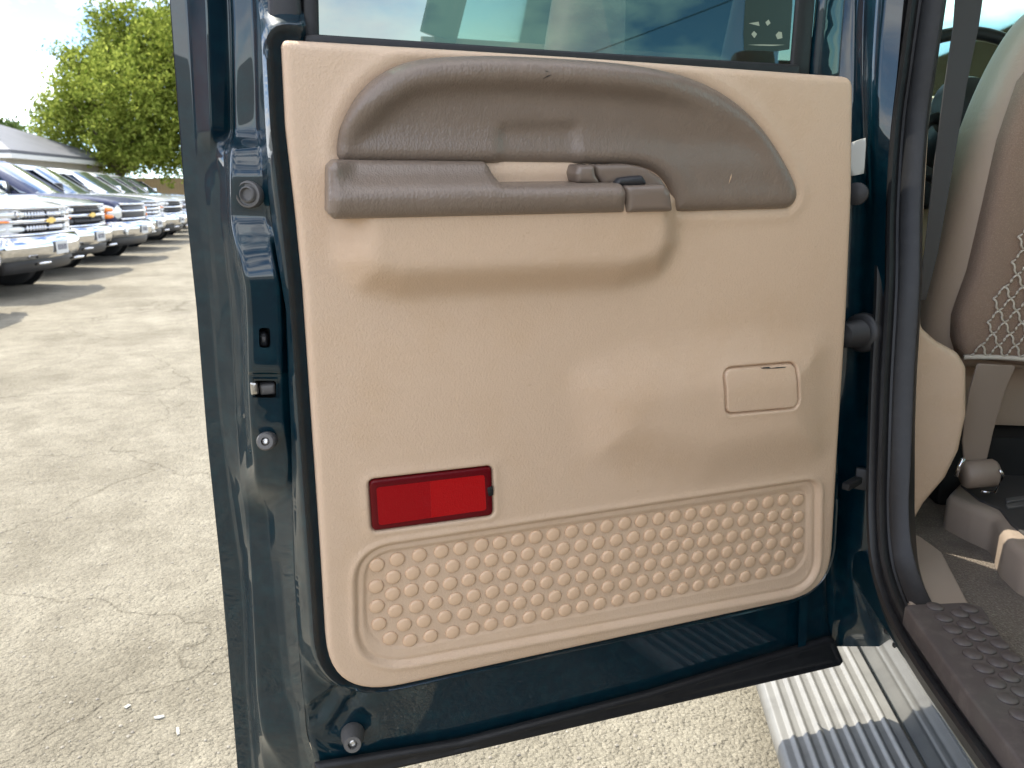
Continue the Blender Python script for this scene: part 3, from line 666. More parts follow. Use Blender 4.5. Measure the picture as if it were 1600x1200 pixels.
BOLS = fillet(D([(524, 240), (1056, 236), (1056, 380), (1030, 428), (960, 448), (620, 462), (556, 452), (526, 410)]), .03, 6)
def trim_h(u, v, d):
    P = uvs(u, v)
    h = -.010 + rnd(d, .010)
    # bolster that carries the armrest, dying away into the panel below it
    t = (v-vBot(u))/(vTop(u)-vBot(u))
    h = h + (.036*sst(sdf(BOLS, P), -.012, .046)+.008*np.clip(t, 0, 1)*sst(sdf(BOLS, P), 0, .04))*(1-sst(t, .99, 1.10))
    # soft swelling round the small cover
    h = h + .020*sst(sdf(BULGE, P), -.055, .05)
    # lip along the upper insert
    si = sdf(INS, P); h = h + .0018*g(si+.012, .007) - .003*sst(si, -.004, .004)
    # groove of the little cover
    sa = sdf(ASH, P); h = h - .006*g(sa, .0016) + .001*g(sa+.005, .003)
    # recess of the stud plate
    so_, si_ = sdf(SO, P), sdf(SI, P)
    h = h + .0022*g(so_+.004, .0045) - .0065*sst(so_, -.001, .007) + .002*g(so_-.011, .004) - .0025*sst(si_, -.003, .003)
    # rim of the reflector
    sr = sdf(REFL, P); h = h + .0018*g(sr+.006, .004) - .006*sst(sr, -.003, .001)
    return h
ro = [-.012, -.009, -.006, -.004, -.002, 0, .002, .004, .006, .008, .011, .014]
trim_me = pad(TRIM, trim_h, .0085, (.0008, .002, .004, .007, .010), -.030,
              feats=[(SO, ro, .006), (SI, [-.004, -.002, 0, .002, .004], .006), (ASH, [-.008, -.005, -.003, -.0015, 0, .0015, .003], .004), (REFL, [-.009, -.006, -.003, -.0015, 0, .0015], .005), (INS, [-.018, -.014, -.010, -.006, -.003, 0, .004], .007)], bstep=.006)
trim = split(obj('door_trim_panel', trim_me, TAN, truck, DM), 60)
trim['label'] = 'tan plastic trim panel on the inside of the open door'
def trim_at(px, py):
    """point on the finished trim face under a pixel"""
    w_ = 0.0
    for _ in range(6):
        u, v = DOOR.uv(px, py, w_); w_ = float(trim_h(np.array([u]), np.array([v]), np.array([.05]))[0])
    u, v = DOOR.uv(px, py, w_); return u, v, w_

# ---- brown padded insert
vI1, vI2 = lineV((527, 140), (1250, 160), .012), lineV((560, 128), (1200, 150), .012)
DENT = fillet(D([(782, 195), (905, 192), (908, 262), (780, 262)], .012), .012, 6)
INSO = INS
vLow = lineV((540, 240), (1060, 246), .012)
def ins_h(u, v, d):
    P = uvs(u, v)
    roll = .019*g(np.maximum(d-.022, 0)*1.0 + np.maximum(.010-d, 0), .015)*sst(v, vI2(u)-.075, vI2(u)-.015)*(1-sst(u, DOOR.uv(960, 150)[0], DOOR.uv(1150, 150)[0]))
    h = -.004 + rnd(d, .013) + roll + .002*g(d-.02, .012)
    h = h - .006*sst(sdf(DENT, P), -.008, .012)
    h = h - .005*g(v-(vI2(u)-.06), .022)*sst(d, .01, .03)
    return h
ins = obj('padded_insert', pad(INS, ins_h, .0075, (.0008, .002, .004, .007, .011), -.02, feats=[(DENT, [-.008, -.004, 0, .004, .008, .012], .006)], bstep=.005), VINYL, trim, DM)
ins['label'] = 'brown grained vinyl pad across the top of the trim'

for sp, mm in (([(846, 124), (856, 118), (862, 116.5), (857, 119.5)], DARK), ([(1138, 288), (1141, 276), (1143, 271), (1142.5, 277)], TAN2), ([(852, 110), (860, 113), (852, 111.5)], DARK)):
    q = []
    for x, y in sp:
        w_ = .02
        for _ in range(5):
            u, v = DOOR.uv(x, y, w_); w_ = float(ins_h(np.array([u]), np.array([v]), np.maximum(sdf(INS, [(u, v)]), 0))[0])
        q.append((u, v, w_+.0006))
    obj('scratch', mesh_of(q, [list(range(len(q)))]), mm, ins, DM, False)
# ---- armrest with its raised back
vM0, vM1 = lineV((515, 296), (980, 290), .05), lineV((515, 266), (980, 264), .05)
def arm_h(u, v, d):
    h = .040 + rnd(d, .014)
    up = sst(v, vM0(u)-.004, vM0(u)+.02)
    lf = sst(u, DOOR.uv(520, 300, .05)[0], DOOR.uv(566, 300, .05)[0])
    h = h - .028*up*lf
    h = h + .004*g(v-(vM0(u)-.012), .012)
    return h
arm = obj('armrest', pad(ARM, arm_h, .006, (.0008, .002, .004, .007, .011), -.005, bstep=.004), VINYL, trim, DM)
arm['label'] = 'brown armrest bar with raised back'
blk = fillet(D([(905, 259), (931, 258), (934, 275), (942, 289), (904, 287), (900, 272)], .035), .005, 4)
split(obj('grip_end', pad(blk, lambda u, v, d: .026+rnd(d, .008), .006, (.001, .003, .006), -.004), VINYL_S, trim, DM), 60)
bez = fillet(D([(932, 258), (985, 257), (1012, 263), (1034, 277), (1048, 297), (1053, 331), (985, 333), (980, 291), (944, 289), (935, 275)], .030), .004, 4)
split(obj('handle_bezel', pad(bez, lambda u, v, d: .022+rnd(d, .007), .006, (.001, .003, .006), -.004), VINYL_S, trim, DM), 60)
cap = fillet(D([(979, 291), (1040, 289), (1049, 300), (1053, 331), (981, 333)], .05), .004, 4)
split(obj('armrest_end_cap', pad(cap, lambda u, v, d: .043+rnd(d, .009), .006, (.001, .003, .006), .0), VINYL_S, trim, DM), 60)
lev = fillet(D([(964, 286), (970, 279), (990, 276), (1007, 275), (1015, 288), (1000, 292), (966, 291)], .042), .003, 4)
split(obj('door_lever', pad(lev, lambda u, v, d: .034+rnd(d, .006), .004, (.001, .003), .024), DARK, trim, DM), 60)

# ---- small cover, reflector, studs
cov = offset(ASH, .0016)
ac = obj('ashtray_cover', pad(cov, lambda u, v, d: trim_h(u, v, d*0+.05)*0 + np.maximum(.020*sst(sdf(BULGE, uvs(u, v)), -.055, .05), 0) - .0015 + rnd(d, .0022), .006, (.0008, .002, .004), -.004), TAN, trim, DM)
scr = [(1186, 573.5), (1200, 572.5), (1204, 574.5), (1213, 573.2), (1228, 572.5), (1226, 574), (1212, 575.2), (1190, 575.6)]
pz = [trim_at(x, y) for x, y in scr]
obj('scratch', mesh_of([(u, v, w_+.0016) for u, v, w_ in pz], [list(range(len(pz)))[::-1]]), DARK, ac, DM)
rf = split(obj('red_reflector', pad(REFL, lambda u, v, d: -.001+rnd(d, .004), .008, (.001, .002, .004), -.006), RED_R, trim, DM), 60)
rf['label'] = 'red plastic reflector lens set in the trim'
la = fillet(D([(588, 762), (672, 752), (674, 809), (592, 821)], .0033), [.004, 0, 0, .004], 4)
lb = fillet(D([(672.1, 752), (757, 742), (760, 797), (674.1, 809)], .0033), [0, .004, .004, 0], 4)
split(obj('reflector_lens', pad(la, lambda u, v, d: .0033+d*0, .01, (), .001), RED_A, rf, DM), 30)
split(obj('reflector_lens', pad(lb, lambda u, v, d: .0033+d*0, .01, (), .001), RED_B, rf, DM), 30)
nt_ = fillet(D([(762, 762), (771, 760), (771, 775), (763, 776)], .005), .001, 3)
obj('release_notch', pad(nt_, lambda u, v, d: .0045+d*0, .01, (), .0), CAVITY, rf, DM)

STUDS = [[(103,385),(170,366),(243,352),(315,340),(378,330),(447,319),(507,311),(567,301),(625,292),(683,284),(743,274),(802,265),(859,257),(918,248),(973,240),(1030,232),(1083,224),(1134,217),(1185,209),(1234,202),(1289,194),(1337,187),(1389,178),(1440,170),(1488,171)],
 [(157,424),(221,411),(286,401),(352,388),(418,376),(479,368),(539,358),(599,348),(658,339),(715,330),(774,320),(832,311),(890,302),(946,294),(1000,286),(1054,279),(1106,271),(1157,262),(1207,253),(1257,246),(1308,238),(1358,230),(1405,223),(1450,216),(1489,226)],
 [(100,455),(155,479),(216,467),(281,456),(344,445),(405,433),(463,424),(521,413),(580,403),(636,394),(691,384),(748,375),(806,366),(862,357),(919,348),(973,340),(1026,331),(1076,322),(1126,315),(1176,307),(1223,299),(1271,291),(1318,283),(1364,276),(1410,267),(1452,261),(1489,279)],
 [(103,520),(164,535),(233,521),(296,508),(361,496),(421,485),(483,473),(544,463),(603,452),(661,442),(719,432),(777,422),(834,412),(892,402),(948,392),(1002,383),(1056,374),(1107,366),(1158,357),(1207,349),(1255,341),(1302,332),(1352,323),(1400,314),(1447,308),(1487,328)],
 [(110,578),(193,581),(258,569),(326,555),(391,544),(456,531),(516,520),(573,509),(631,498),(688,488),(750,477),(807,466),(862,456),(919,446),(976,436),(1030,426),(1083,417),(1133,408),(1183,400),(1232,391),(1281,382),(1330,373),(1380,364),(1428,354),(1461,377)],
 [(146,625),(212,632),(280,618),(352,605),(418,592),(478,579),(541,568),(604,555),(664,544),(722,533),(779,521),(836,511),(895,500),(950,490),(1003,480),(1056,470),(1109,461),(1160,451),(1211,441),(1263,432),(1314,422),(1366,411),(1416,401)]]
stud_me = lathe([(.0117, 0), (.0110, .0018), (.0098, .0032), (.0078, .0039), (0.0, .0041)], 20); stud_me.materials.append(TAN2)
for row in STUDS:
    for zx, zy in row:
        u, v, w_ = trim_at(540+zx*.475, 700+zy*.475)
        obj('stud', stud_me, None, trim, DM @ Matrix.Translation((u, v, w_-.0003)))

# ---- painted inner panel of the door (round the trim)
door = empty_part = None
IN_PX = [(398, -60), (404, 0), (409, 100), (413, 190), (419, 300), (432, 400), (446, 480), (450, 590), (455, 690), (457, 800), (460, 900), (466, 1000), (474, 1090), (480, 1150), (496, 1204), (540, 1199), (900, 1127), (1306, 1014), (1296, 960), (1290, 600), (1298, 160), (1180, 140), (900, 125), (560, 100), (478, 92), (470, -60)]
INP = fillet(D(IN_PX, -.05), [.002]*12+[.004, .03, .01, .0]+[.012]*10, 6)
BUMP3 = DOOR.uv(551, 1150, -.035)
segs = [((543, 1068), (497, 1130)), ((570, 1085), (520, 1152))]
segs = [(np.array(DOOR.uv(*a, -.04)), np.array(DOOR.uv(*b, -.04))) for a, b in segs]
PKT = fillet(D([(474, 1118), (520, 1085), (590, 1128), (588, 1160), (560, 1182), (520, 1186), (478, 1160)], -.04), .02, 6)
def inner_h(u, v, d):
    P = uvs(u, v); s = -sdf(TRIM, P)
    h = -.032 + .016*g(s-.017, .0075) - .020*sst(s, .022, .045)
    h = h - .006*(1-sst(d, 0, .006))
    for a, b in segs:
        e = b-a; t = np.clip(((P-a)@e)/(e@e), 0, 1); r = np.linalg.norm(P-a-t[:, None]*e, axis=1); h = h - .010*g(r, .008)
    h = h - .006*sst(sdf(PKT, P), -.008, .008)
    r = np.linalg.norm(P-np.array(BUMP3), axis=1); h = h - .005*g(r-.0, .03) + .004*g(r-.036, .008)
    return h
inner = split(obj('door_inner_panel', pad(INP, inner_h, .010, (.001, .003), -.062,
    feats=[(TRIM, [-.056, -.050, -.045, -.038, -.032, -.027, -.023, -.020, -.017, -.014, -.011, -.007], .0045), (PKT, [-.008, -.004, 0, .004, .008], .006)], bstep=.007), PAINT, truck, DM), 65)
inner['label'] = 'glossy dark teal inner panel of the open door'

# ---- latch-side shut face
rows = [(-70, [260, 286, 292, 314, 318, 351, 356, 391, 397]), (0, [266, 292, 298, 320, 324, 357, 362, 397, 404]), (100, [274, 298, 302, 324, 328, 360, 365, 400, 409]),
 (188, [281, 303, 306, 328, 332, 362, 367, 402, 413]), (212, [283, 304, 308, 329, 333, 360, 366, 404, 414]), (236, [285, 305, 314, 328, 336, 350, 362, 407, 416]), (268, [287, 307, 320, 329, 342, 353, 360, 409, 417]),
 (300, [289, 309, 321, 329, 345, 354, 360, 411, 419]), (338, [292, 312, 323, 331, 346, 355, 361, 414, 423]), (362, [295, 314, 325, 333, 349, 358, 364, 419, 427]), (392, [299, 317, 328, 335, 352, 364, 371, 425, 431]), (430, [303, 322, 331, 338, 356, 373, 380, 433, 439]), (456, [305, 326, 333, 341, 360, 377, 384, 437, 443]),
 (520, [311, 332, 337, 346, 364, 380, 387, 440, 447]), (576, [316, 336, 341, 350, 366, 381, 388, 440, 449]), (590, [317, 337, 342, 351, 367, 381, 388, 440, 450]), (640, [321, 342, 347, 355, 369, 383, 390, 441, 452]), (668, [323, 345, 349, 357, 371, 385, 392, 444, 453]), (690, [325, 348, 352, 359, 372, 386, 393, 447, 455]),
 (724, [329, 352, 356, 363, 374, 385, 398, 450, 456]), (760, [332, 356, 361, 369, 376, 384, 402, 446, 456]), (800, [336, 361, 367, 376, 383, 389, 417, 430, 457]), (864, [343, 371, 377, 383, 387, 391, 421, 434, 459]), (886, [346, 374, 379, 384, 388, 393, 424, 438, 460]),
 (960, [353, 380, 384, 387, 391, 396, 430, 444, 463]), (1040, [359, 383, 387, 391, 395, 400, 440, 452, 469]), (1082, [362, 385, 389, 394, 397, 402, 446, 458, 473]), (1108, [364, 387, 391, 396, 399, 405, 456, 466, 476]), (1150, [367, 390, 394, 399, 404, 412, 462, 471, 480]), (1196, [371, 393, 398, 404, 412, 440, 470, 484, 496]), (1240, [374, 396, 402, 410, 420, 452, 476, 490, 504])]
T = [-.150, -.146, -.140, -.118, -.118, -.138, -.108, -.100, -.060]
def wv(*a): return list(a)
Wd = [T, T, T, T, wv(-.150,-.146,-.140,-.120,-.121,-.136,-.104,-.096,-.058), wv(-.150,-.146,-.140,-.132,-.128,-.115,-.076,-.074,-.056), wv(-.150,-.146,-.140,-.134,-.126,-.108,-.066,-.064,-.055),
 wv(-.150,-.146,-.140,-.134,-.126,-.106,-.066,-.064,-.058), wv(-.150,-.146,-.140,-.134,-.126,-.106,-.067,-.066,-.058), wv(-.150,-.146,-.140,-.134,-.124,-.102,-.060,-.058,-.056), wv(-.150,-.146,-.140,-.134,-.122,-.092,-.046,-.045,-.054), wv(-.150,-.146,-.141,-.134,-.122,-.082,-.036,-.037,-.053), wv(-.150,-.146,-.141,-.134,-.122,-.080,-.036,-.038,-.054),
 wv(-.150,-.146,-.141,-.135,-.124,-.082,-.038,-.040,-.056), wv(-.150,-.146,-.141,-.135,-.124,-.082,-.038,-.040,-.056), wv(-.150,-.146,-.141,-.135,-.124,-.086,-.046,-.046,-.056), wv(-.150,-.146,-.141,-.135,-.124,-.086,-.046,-.046,-.056), wv(-.150,-.146,-.141,-.135,-.124,-.086,-.047,-.046,-.056), wv(-.150,-.146,-.141,-.135,-.122,-.090,-.056,-.052,-.058),
 wv(-.150,-.146,-.141,-.132,-.118,-.096,-.062,-.056,-.060), wv(-.150,-.146,-.141,-.128,-.114,-.100,-.074,-.062,-.062), wv(-.150,-.146,-.140,-.122,-.113,-.110,-.108,-.090,-.062), wv(-.150,-.146,-.140,-.122,-.113,-.1045,-.1025,-.0895,-.062), wv(-.150,-.146,-.140,-.124,-.112,-.103,-.101,-.088,-.062),
 wv(-.150,-.146,-.140,-.126,-.112,-.094,-.090,-.084,-.062), wv(-.150,-.146,-.140,-.128,-.112,-.092,-.088,-.080,-.062), wv(-.150,-.146,-.140,-.128,-.112,-.092,-.086,-.078,-.062), wv(-.150,-.146,-.140,-.127,-.110,-.089,-.082,-.074,-.061), wv(-.150,-.146,-.140,-.126,-.108,-.085,-.077,-.070,-.061), wv(-.150,-.146,-.140,-.124,-.110,-.094,-.084,-.074,-.063), wv(-.150,-.146,-.142,-.132,-.12,-.104,-.09,-.08,-.07)]
def shut_mod(x, y, wd):
    def spot(cx, cy, sx, sy, a): return a*np.exp(-((x-cx)/sx)**2-((y-cy)/sy)**2)
    wd = wd + spot(376, 544, 6, 8, .006) + spot(378, 650, 6, 8, .006)          # weld nubs on the edge of the face
    for cx, cy in ((412, 912), (417, 952), (422, 990), (425, 1032)): wd = wd + spot(cx, cy, 3.2, 3.2, -.003)
    wd = wd + spot(419, 687, 18, 18, .004) + .0004*np.sin(y*.021+x*.05)*np.exp(-((x-390)/45)**2)
    return wd
shut = obj('shut_face', pxloft(DOOR, rows, Wd, 8, 6, 0, holes=[(397, 432, 594, 619), (402, 421, 516, 547)], wmod=shut_mod, rsm=4), PAINT, truck, DM)
shut['label'] = 'folded latch-side edge of the open door'
md = shut.modifiers.new('smooth', 'SUBSURF'); md.levels = 1; md.render_levels = 1
# black cavities with the latch hardware in them
def cavity(px, wf, dep, parent):
    p = [DOOR.loc(x, y, wf) for x, y in px]; q = [DOOR.loc(x, y, wf-dep)for x, y in px]
    return obj('latch_cavity', mesh_of(p+q, [(0, 1, 5, 4), (1, 2, 6, 5), (2, 3, 7, 6), (3, 0, 4, 7), (4, 5, 6, 7)]), CAVITY, parent, DM, False)
cavity([(395, 592), (434, 592), (434, 621), (395, 621)], -.043, .03, shut)
cavity([(400, 514), (423, 514), (423, 549), (400, 549)], -.040, .03, shut)
def lump(name, px, w_, m, parent, h=.004, r=.003, rad=.003):
    po = fillet(D(px, w_), rad, 4)
    return split(obj(name, pad(po, lambda u, v, d: w_-r+rnd(d, r), .006, (r*.3, r*.8), w_-h-.004), m, parent, DM), 55)
lump('latch_jaw', [(405, 602), (430, 600), (431, 617), (407, 619)], -.050, GREYRUB, shut, .01, .004)
lump('latch_claw', [(390, 598), (402, 598), (405, 617), (392, 619)], -.044, STEEL, shut, .012, .003)
lump('lock_knob', [(404, 520), (418, 519), (420, 543), (405, 544)], -.052, DARK, shut, .012, .004, .006)
lump('lock_knob_tip', [(408, 526), (416, 526), (416, 536), (409, 536)], -.049, GREYRUB, shut, .004, .002, .001)
def bumper(px, py, w_, r, prof, name, m, ax, parent, tipm=None):
    p = DM @ DOOR.loc(px, py, w_); a = (DOOR.N*ax[1] + DOOR.H*ax[0] + DOOR.V*ax[2]).normalized()
    M = Matrix.Translation(p) @ a.to_track_quat('Z', 'Y').to_matrix().to_4x4()
    o = split(obj(name, lathe([(q*r, z) for q, z in prof], 40), m, parent, M), 50)
    if tipm: split(obj('bumper_screw', lathe([(r*.30, .001), (r*.34, .004), (r*.22, .005), (r*.20, .0025), (0, .0025)], 24), tipm, o, M @ Matrix.Translation((0, 0, prof[-1][1]))), 40)
    return o
bumper(391, 304, -.066, .0165, [(.9, -.012), (1.0, 0), (1.02, .004), (.95, .007), (.84, .0075), (.80, .005), (.66, .005), (.60, .009), (.50, .010), (.46, .006), (.42, .005), (0, .005)], 'rubber_bumper', GREYRUB, (-.45, .85, .1), shut, None)
bumper(419, 688, -.044, .0125, [(.8, -.014), (.95, -.002), (1.0, .008), (.98, .012), (.82, .0145), (.45, .0145), (.40, .009), (0, .009)], 'rubber_bumper', GREYRUB, (-.25, .85, .25), shut, STEEL)
bumper(551, 1150, -.05, .0165, [(1.15, -.008), (1.1, .004), (.92, .012), (.85, .024), (.78, .028), (.45, .028), (.40, .02), (0, .02)], 'rubber_bumper', GREYRUB, (-.1, .9, .25), inner, STEEL)

# ---- outer skin, bottom seal, hinge edge
sk = D([(252, -130), (266, 0), (289, 300), (308, 480), (325, 690), (345, 880), (359, 1040), (374, 1225), (392, 1228), (500, 1150), (1290, 915), (1312, 600), (1318, 130), (1250, 116), (900, 92), (470, 68), (445, -130)], -.150)
sk = [(u-.001, v) for u, v in sk]
obj('door_skin', pad(sk, lambda u, v, d: -.1515 + d*0 - .012*sst(d, 0, .08)*0, .05, (), -.158), PAINT, truck, DM)
sb_ = fillet(D([(492, 1201), (720, 1163), (1010, 1088), (1300, 1000), (1308, 1002), (1322, 1036), (1316, 1044), (680, 1193), (492, 1236)], -.028), .003, 4)
split(obj('door_bottom_seal', pad(sb_, lambda u, v, d: -.040+rnd(d, .010)-.004*g(d-.014, .004), .008, (.001, .003, .006, .010), -.042), RUBBER, truck, DM), 60)
ub = DOOR.uv(1297, 960)[0]; ut = DOOR.uv(1331, 130)[0]; vb = DOOR.uv(1300, 1010, -.06)[1]; vt = DOOR.uv(1300, 118, -.03)[1]; ul = DOOR.uv(420, 1200, -.1)[0]; vl = DOOR.uv(520, 1200, -.06)[1]
obj('hinge_edge', mesh_of([(ub-.004, vb, -.036), (ut, vt, -.036), (ut, vt, -.148), (ub-.004, vb, -.148)], [(0, 1, 2, 3)]), PAINT, truck, DM, False)
obj('door_bottom', mesh_of([(ul+.08, vl+.05, -.058), (ub-.004, vb+.06, -.058), (ub-.004, vb+.10, -.149), (ul, vl+.05, -.149)], [(0, 1, 2, 3)]), PAINT, truck, DM, False)
hb = lineV((560, 1040), (1290, 880), -.035)
obj('hinge_side_panel', mesh_of([(DOOR.uv(1285, 940)[0], vb+.01, -.0355), (ub-.004, vb, -.0355), (ut, vt+.0, -.0355), (DOOR.uv(1300, 120)[0], vt+.0, -.0355)], [(0, 1, 2, 3)]), PAINT, truck, DM, False)

# ---- window: pane, frame, seals, sticker
gu0, gv0 = DOOR.uv(486, 66, -.05); gu1, gv1 = DOOR.uv(1256, 112, -.05); TOPV = .36
def top_uv(u): return max(gv0, gv1)+TOPV
glass_po = fillet([(gu0, gv0-.03), (gu1, gv1-.03), (gu1+.03, gv0+TOPV), (gu0-.012, gv0+TOPV)], .012, 5)
gl = obj('window_pane', pad(glass_po, lambda u, v, d: -.050+d*0, .06, (), -.054), TINT, truck, DM, False)
gl['label'] = 'green tinted window pane of the open door'
def strip(name, pts_lo, pts_hi, m, parent=truck, r=.005, th=.03):
    w0 = pts_lo
    po = fillet(pts_hi, .003, 3)
    return split(obj(name, pad(po, lambda u, v, d: w0-r+rnd(d, r), .02, (r*.3, r*.8), w0-th), m, parent, DM), 60)
def uvl(px, py, w_): return DOOR.uv(px, py, w_)
strip('window_seal', -.046, [uvl(470, -60, -.046), (uvl(470, -60, -.046)[0]-.012, top_uv(0)), (uvl(497, -60, -.046)[0]-.012, top_uv(0)), uvl(497, -60, -.046), uvl(500, 95, -.046), uvl(474, 95, -.046)], RUBBER, gl, .004)
strip('window_post', -.036, [uvl(418, -60, -.036), (uvl(412, -60, -.036)[0]-.012, top_uv(0)), (uvl(468, -60, -.036)[0]-.012, top_uv(0)), uvl(468, -60, -.036), uvl(476, 100, -.036), uvl(420, 100, -.036)], DARK, truck, .008)
strip('window_seal', -.046, [uvl(1245, 0, -.046), (uvl(1245, 0, -.046)[0]+.03, top_uv(0)), (uvl(1276, 0, -.046)[0]+.03, top_uv(0)), uvl(1276, 0, -.046), uvl(1266, 130, -.046), uvl(1234, 130, -.046)], RUBBER, gl, .006)
strip('window_post', -.040, [uvl(1283, 0, -.04), (uvl(1283, 0, -.04)[0]+.03, top_uv(0)), (uvl(1326, 0, -.04)[0]+.03, top_uv(0)), uvl(1326, 0, -.04), uvl(1316, 140, -.04), uvl(1270, 140, -.04)], PAINT, truck, .012)
strip('window_header', -.038, [(gu0-.09, gv0+TOPV-.012), (gu1+.09, gv0+TOPV-.012), (gu1+.09, gv0+TOPV+.05), (gu0-.09, gv0+TOPV+.05)], PAINT, truck, .01, .1)
lowseal = [uvl(476, 52, -.030), uvl(880, 79, -.030), uvl(1250, 101, -.030), uvl(1252, 125, -.030), uvl(880, 100, -.030), uvl(476, 76, -.030)]
strip('window_belt_seal', -.030, lowseal, RUBBER, gl, .003, .018)
STK = mat('dark_green_film', (0.02, 0.035, 0.028), 0.35)
STKB = mat('pale_print', (0.32, 0.36, 0.27), 0.5)
st = obj('window_sticker', pad(fillet(D([(1166, -24), (1240, -20), (1233, 81), (1160, 78)], -.049), .003, 3), lambda u, v, d: -.0488+d*0, .03, (), -.0497), STK, gl, DM, False)
for x, y, a, b in ((1172, 4, 24, 22), (1204, 6, 24, 2), (1204, 12, 17, 2), (1204, 18, 21, 2), (1170, 33, 18, 7), (1196, 30, 8, 10), (1211, 34, 19, 6), (1174, 48, 9, 11), (1189, 52, 15, 6), (1212, 49, 11, 12), (1168, 69, 60, 2)):
    if a == 24: continue
    obj('sticker_print', pad(fillet(D([(x, y), (x+a, y+1), (x+a, y+b+1), (x, y+b)], -.0486), .0012 if b < 5 else .004, 3), lambda u, v, d: -.0486+d*0, .03, (), -.0489), STKB, st, DM, False)

# ---- sill, pillar and door opening
def worldpath(fr, pts, w=0): return [fr.hit(x, y, w) for x, y in pts]
SEALPX = [(1452, -110), (1437, 0), (1423, 100), (1410, 200), (1402, 330), (1400, 450), (1392, 600), (1388, 730), (1387, 800), (1392, 870), (1407, 925), (1431, 975), (1466, 1030), (1527, 1112), (1578, 1178), (1680, 1310), (1800, 1460)]
sealp = [Vector(p) for p in cat([tuple(v) for v in worldpath(SIDE(.478), SEALPX)], 8)]
def sweepn(pts, prof, nr):
    bm = bmesh.new(); rings = []
    for i, p in enumerate(pts):
        t = (pts[min(i+1, len(pts)-1)]-pts[max(i-1, 0)]).normalized(); n = nr(p)
        s = t.cross(n).normalized(); n2 = s.cross(t).normalized()
        rings.append([bm.verts.new(p+s*a+n2*b) for a, b in prof])
    m = len(prof)
    for i in range(len(rings)-1):
        for k in range(m): bm.faces.new((rings[i][k], rings[i][(k+1) % m], rings[i+1][(k+1) % m], rings[i+1][k]))
    bm.faces.new(rings[0][::-1]); bm.faces.new(rings[-1]); return from_bm(bm)
def seal_n(p):
    k = float(sst(np.array([p.z]), .70, .95)[0]); v = Vector((-.45, -.15, .9)).lerp(Vector((-.45, -.89, 0)), k); return v.normalized()
prof = [(-.036, -.02), (.036, -.02), (.036, .002), (.0352, .0075), (.033, .0088), (.008, .0082), (.0045, .0065), (.003, .001), (-.001, .001), (-.004, .008), (-.009, .0115), (-.014, .010), (-.017, .005), (-.019, .002), (-.022, .006), (-.028, .008), (-.033, .005)]
ws = split(obj('door_opening_seal', sweepn(sealp, [(-a, b) for a, b in prof], seal_n), RUBBER, truck), 38)
# painted pillar between hinge side and seal
BK = BACK(1.36)
rp = [(-110, [1300, 1345, 1362, 1380, 1425]), (0, [1290, 1338, 1352, 1372, 1412]), (110, [1290, 1335, 1350, 1364, 1402]), (220, [1290, 1330, 1352, 1362, 1390]), (330, [1290, 1330, 1352, 1366, 1384]), (450, [1285, 1325, 1345, 1362, 1382]), (600, [1280, 1318, 1340, 1355, 1378]), (700, [1280, 1312, 1335, 1352, 1374]), (860, [1275, 1305, 1325, 1350, 1374]), (960, [1280, 1318, 1345, 1368, 1392]), (1010, [1290, 1340, 1365, 1392, 1412])]
wp = [[-.06, -.055, -.045, .0, .012]]*4 + [[-.06, -.055, -.045, -.01, .012]]*3 + [[-.06, -.05, -.02, .0, .012]]*2 + [[-.07, -.03, .0, .01, .015]]*2
pil = obj('door_pillar', pxloft(BK, rp, wp, 8, 5, 1), PAINT, truck, BK.M)
fp = flat_pad(BACK(1.345), [(1330, 222), (1354, 215), (1350, 272), (1329, 275)], 'certification_label', PAPER, pil, 0, .004, .001, .0005)
for k in range(8):
    y = 228+k*5.6; flat_pad(BACK(1.3445), [(1333, y+1), (1349-k*.3, y-.6), (1349-k*.3, y+1.0), (1333, y+2.6)], 'label_line', GREYRUB, fp, 0, .0003, 0, .0001)
def cone_at(fr, px, py, prof_, name, m, ax, parent, n=28):
    M = Matrix.Translation(fr.hit(px, py)) @ Vector(ax).normalized().to_track_quat('Z', 'Y').to_matrix().to_4x4()
    return split(obj(name, lathe(prof_, n), m, parent, M), 50)
pr = [(.034, -.01), (.034, 0), (.030, .005)]
for k in range(5): pr += [(.020-.0008*k, .007+k*.011), (.024-.001*k, .012+k*.011)]
pr += [(0, .064)]
cone_at(BACK(1.36), 1346, 520, pr, 'wiring_boot', DARK, (-.75, -.65, 0), pil)  # boot darkened in its material to stand for deep shade by the pillar
cone_at(BACK(1.34), 1338, 303, [(.018, -.01), (.018, .004), (.012, .007), (0, .007)], 'hinge_bolt', DARK, (-.4, -.9, 0), pil)
ck = obj('door_check_arm', box((-.008, -.06, -.006), (.006, .02, .006), .002), CAVITY, pil, Matrix.Translation(BACK(1.35).hit(1345, 748)) @ Matrix.Rotation(R(-40), 4, 'Z'))
obj('check_bracket', box((-.012, -.006, -.02), (.012, .006, .02), .003), DARK, ck, Matrix.Translation(BACK(1.345).hit(1347, 748)) @ Matrix.Rotation(R(-20), 4, 'Z'))

